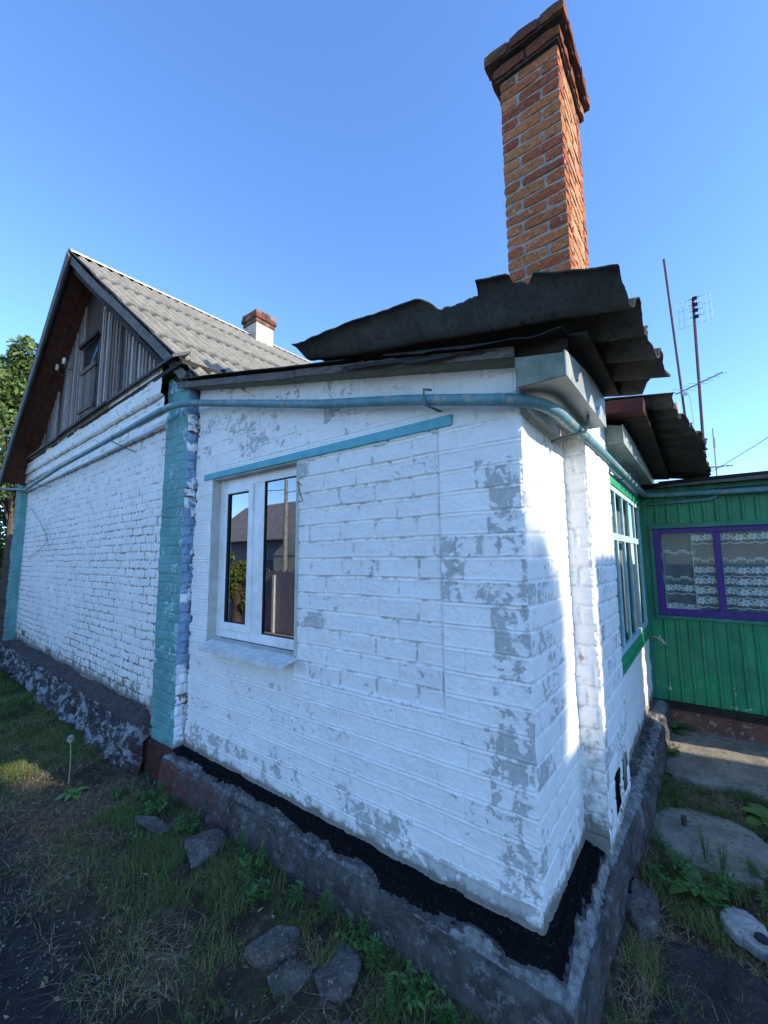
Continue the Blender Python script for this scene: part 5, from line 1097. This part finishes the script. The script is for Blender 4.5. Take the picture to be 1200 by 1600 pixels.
m = MB(); m.tube([(.9, 8.0, 3.5), (1.5, 7.2, 3.75), (3.5, 5.6, 4.9)], .006, 5); tag(m.build('overhead_wire', M_DARK), 'thin dark overhead wire crossing the sky at the right edge', 'wire')

# ================================================================== NEIGHBOURS (seen in the window reflection) and unseen blockers added to shade the yard
NB = thing('neighbour_house', 'neighbouring house with dark tiled roof reflected in the plastic window', 'house', (-12, -10, 0))
M_TILE = simple('dark_roof_tile', (.30, .27, .27), (.22, .20, .20), 4, .8, .6, .03, 3, stretch=(1, 1, 1))
m = MB(); m.box(-17, -7.5, -12, -8, 0, 2.75); m.build('wall', simple('lilac_boards', (.38, .35, .42), (.28, .26, .32), 5, .9, .6, .02, 6, stretch=(6, 6, .3)), NB)
m = MB(); m.add([(-17.4, -7.6, 2.65), (-7.1, -7.6, 2.65), (-7.1, -10, 4.5), (-17.4, -10, 4.5), (-7.1, -12.4, 2.65), (-17.4, -12.4, 2.65)], [(0, 1, 2, 3), (3, 2, 4, 5), (1, 4, 2), (0, 3, 5)]); m.build('roof', M_TILE, NB)
m = MB(); m.box(-13.4, -11.6, -8.05, -8.001, .0, 2.1); m.build('gate', M_PVC, NB)
m = MB(); m.box(-12.9, -12.0, -7.9, -7.94, .0, 1.9); m.build('door', simple('lilac_door', (.2, .17, .24), (.16, .13, .19), 5, .8, .3), NB)
FN = MB()
for i in range(42):
    x_ = -11.6+i*.135; FN.box(x_, x_+.125, -4.92, -4.9, .02, 1.62+.03*math.sin(i*3.1))
fo = FN.build('wooden_fence', wood('lilac_grey_fence', (.36, .33, .40), (.24, .22, .28), scale=(8, 8, .6))); tag(fo, 'lilac grey board fence reflected in the plastic window', 'fence')
m = MB(); m.box(-8.42, -8.34, -4.88, -4.82, .0, 1.5); m.build('post', M_PVC, fo)
m = MB(); m.add([(-11.6, -7.2, 2.05), (-8.4, -7.2, 2.05), (-10, -7.2, 3.0), (-11.6, -7.9, 2.05), (-8.4, -7.9, 2.05), (-10, -7.9, 3.0)], [(0, 1, 2), (5, 4, 3), (0, 2, 5, 3), (1, 4, 5, 2)]); m.box(-11.5, -8.5, -7.88, -7.22, 0, 2.04)
tag(m.build('small_shed', M_REVEAL), 'small pale gabled shed behind the reflected fence', 'shed')
PO = thing('utility_pole', 'pale concrete utility pole reflected in the plastic window', 'pole', (-10.6, -7.0, 0))
m = MB(); m.tube([(-10.6, -7, 0), (-10.6, -7, 4.65)], [.085, .06], 10); m.build('shaft', M_CONC_PALE, PO); m = MB(); m.tube([(-10.6, -7, 4.3), (-17, -6.2, 4.6)], .012, 5); m.tube([(-10.6, -7, 4.2), (-3, -7.8, 4.5)], .012, 5); m.build('cable', M_DARK, PO)
tree(-9.5, -4.5, 2.3, .70, 'rounded green shrub reflected in the left window pane', 35, 9000, .55, .05, (.12, .17, .03), None)
bpy.data.objects  # keep
NH = thing('shade_block', 'unseen tall block added beyond the right edge to shade the yard', 'house', (9, 4, 0))  # unseen block added and shaped for the shade it casts
# oriented square to the sun: u axis across the sun direction
ca, sa = math.cos(R(SUN_AZ)), math.sin(R(SUN_AZ)); D = 8.0
def occ(yp, dep):   # point whose shadow plane coordinate is yp, at depth dep beyond x=D along the sun azimuth
    # place on the line through (0, yp) along the sun azimuth, shifted by the lateral offset only
    return (D*1.0+dep*ca, yp+D*math.tan(R(SUN_AZ))+dep*sa)
def occbox(mb, y0, y1, z0, z1, dep=2.0, zt0=None):
    a = occ(y0, 0); b = occ(y1, 0); c = occ(y1, dep); d = occ(y0, dep); K = D*math.tan(R(SUN_EL))/ca
    t0 = z1+K; t1 = (zt0 if zt0 is not None else z1)+K
    mb.hexa([(*a, z0), (*b, z0), (*c, z0), (*d, z0), (*a, t0), (*b, t1), (*c, t1), (*d, t0)])
m = MB(); occbox(m, .80, 3.15, 0, 1.85); m.build('wall', simple('shade_block_render', (.45, .42, .36), (.38, .35, .3), 3, .9, .3), NH)
m = MB(); occbox(m, -2.6, .799, 0, .85)
m.build('low_shade_wall', simple('shade_block_render', (.45, .42, .36), (.38, .35, .3), 3, .9, .3), NH)
m = MB()
for i in range(3):
    a = occ(1.3+i*.7, -.02); b = occ(1.7+i*.7, -.02); m.hexa([(*a, 2.2), (*b, 2.2), (b[0]+.03, b[1], 2.2), (a[0]+.03, a[1], 2.2), (*a, 3.6), (*b, 3.6), (b[0]+.03, b[1], 3.6), (a[0]+.03, a[1], 3.6)])
m.build('window', M_DARK, NH)  # dark panels dressing the added shade block
K0 = math.tan(R(SUN_EL))/ca; TA = math.tan(R(SUN_AZ))  # tree crowns below are added out of view, sized for their shade
tree(19.0, -1.18+19*TA, 13.5, 1.6, 'unseen broad leafy tree added beyond the right edge to shade the side wall', 36, 26000, (.30+19*K0)/13.5, .13, (.07, .12, .03), None)
tree(21.0, -2.1+21*TA, 16.5, 1.6, 'unseen taller leafy tree added behind the broad tree to cast shade', 37, 20000, (2.8+21*K0)/16.5, .13, (.07, .12, .03), None)
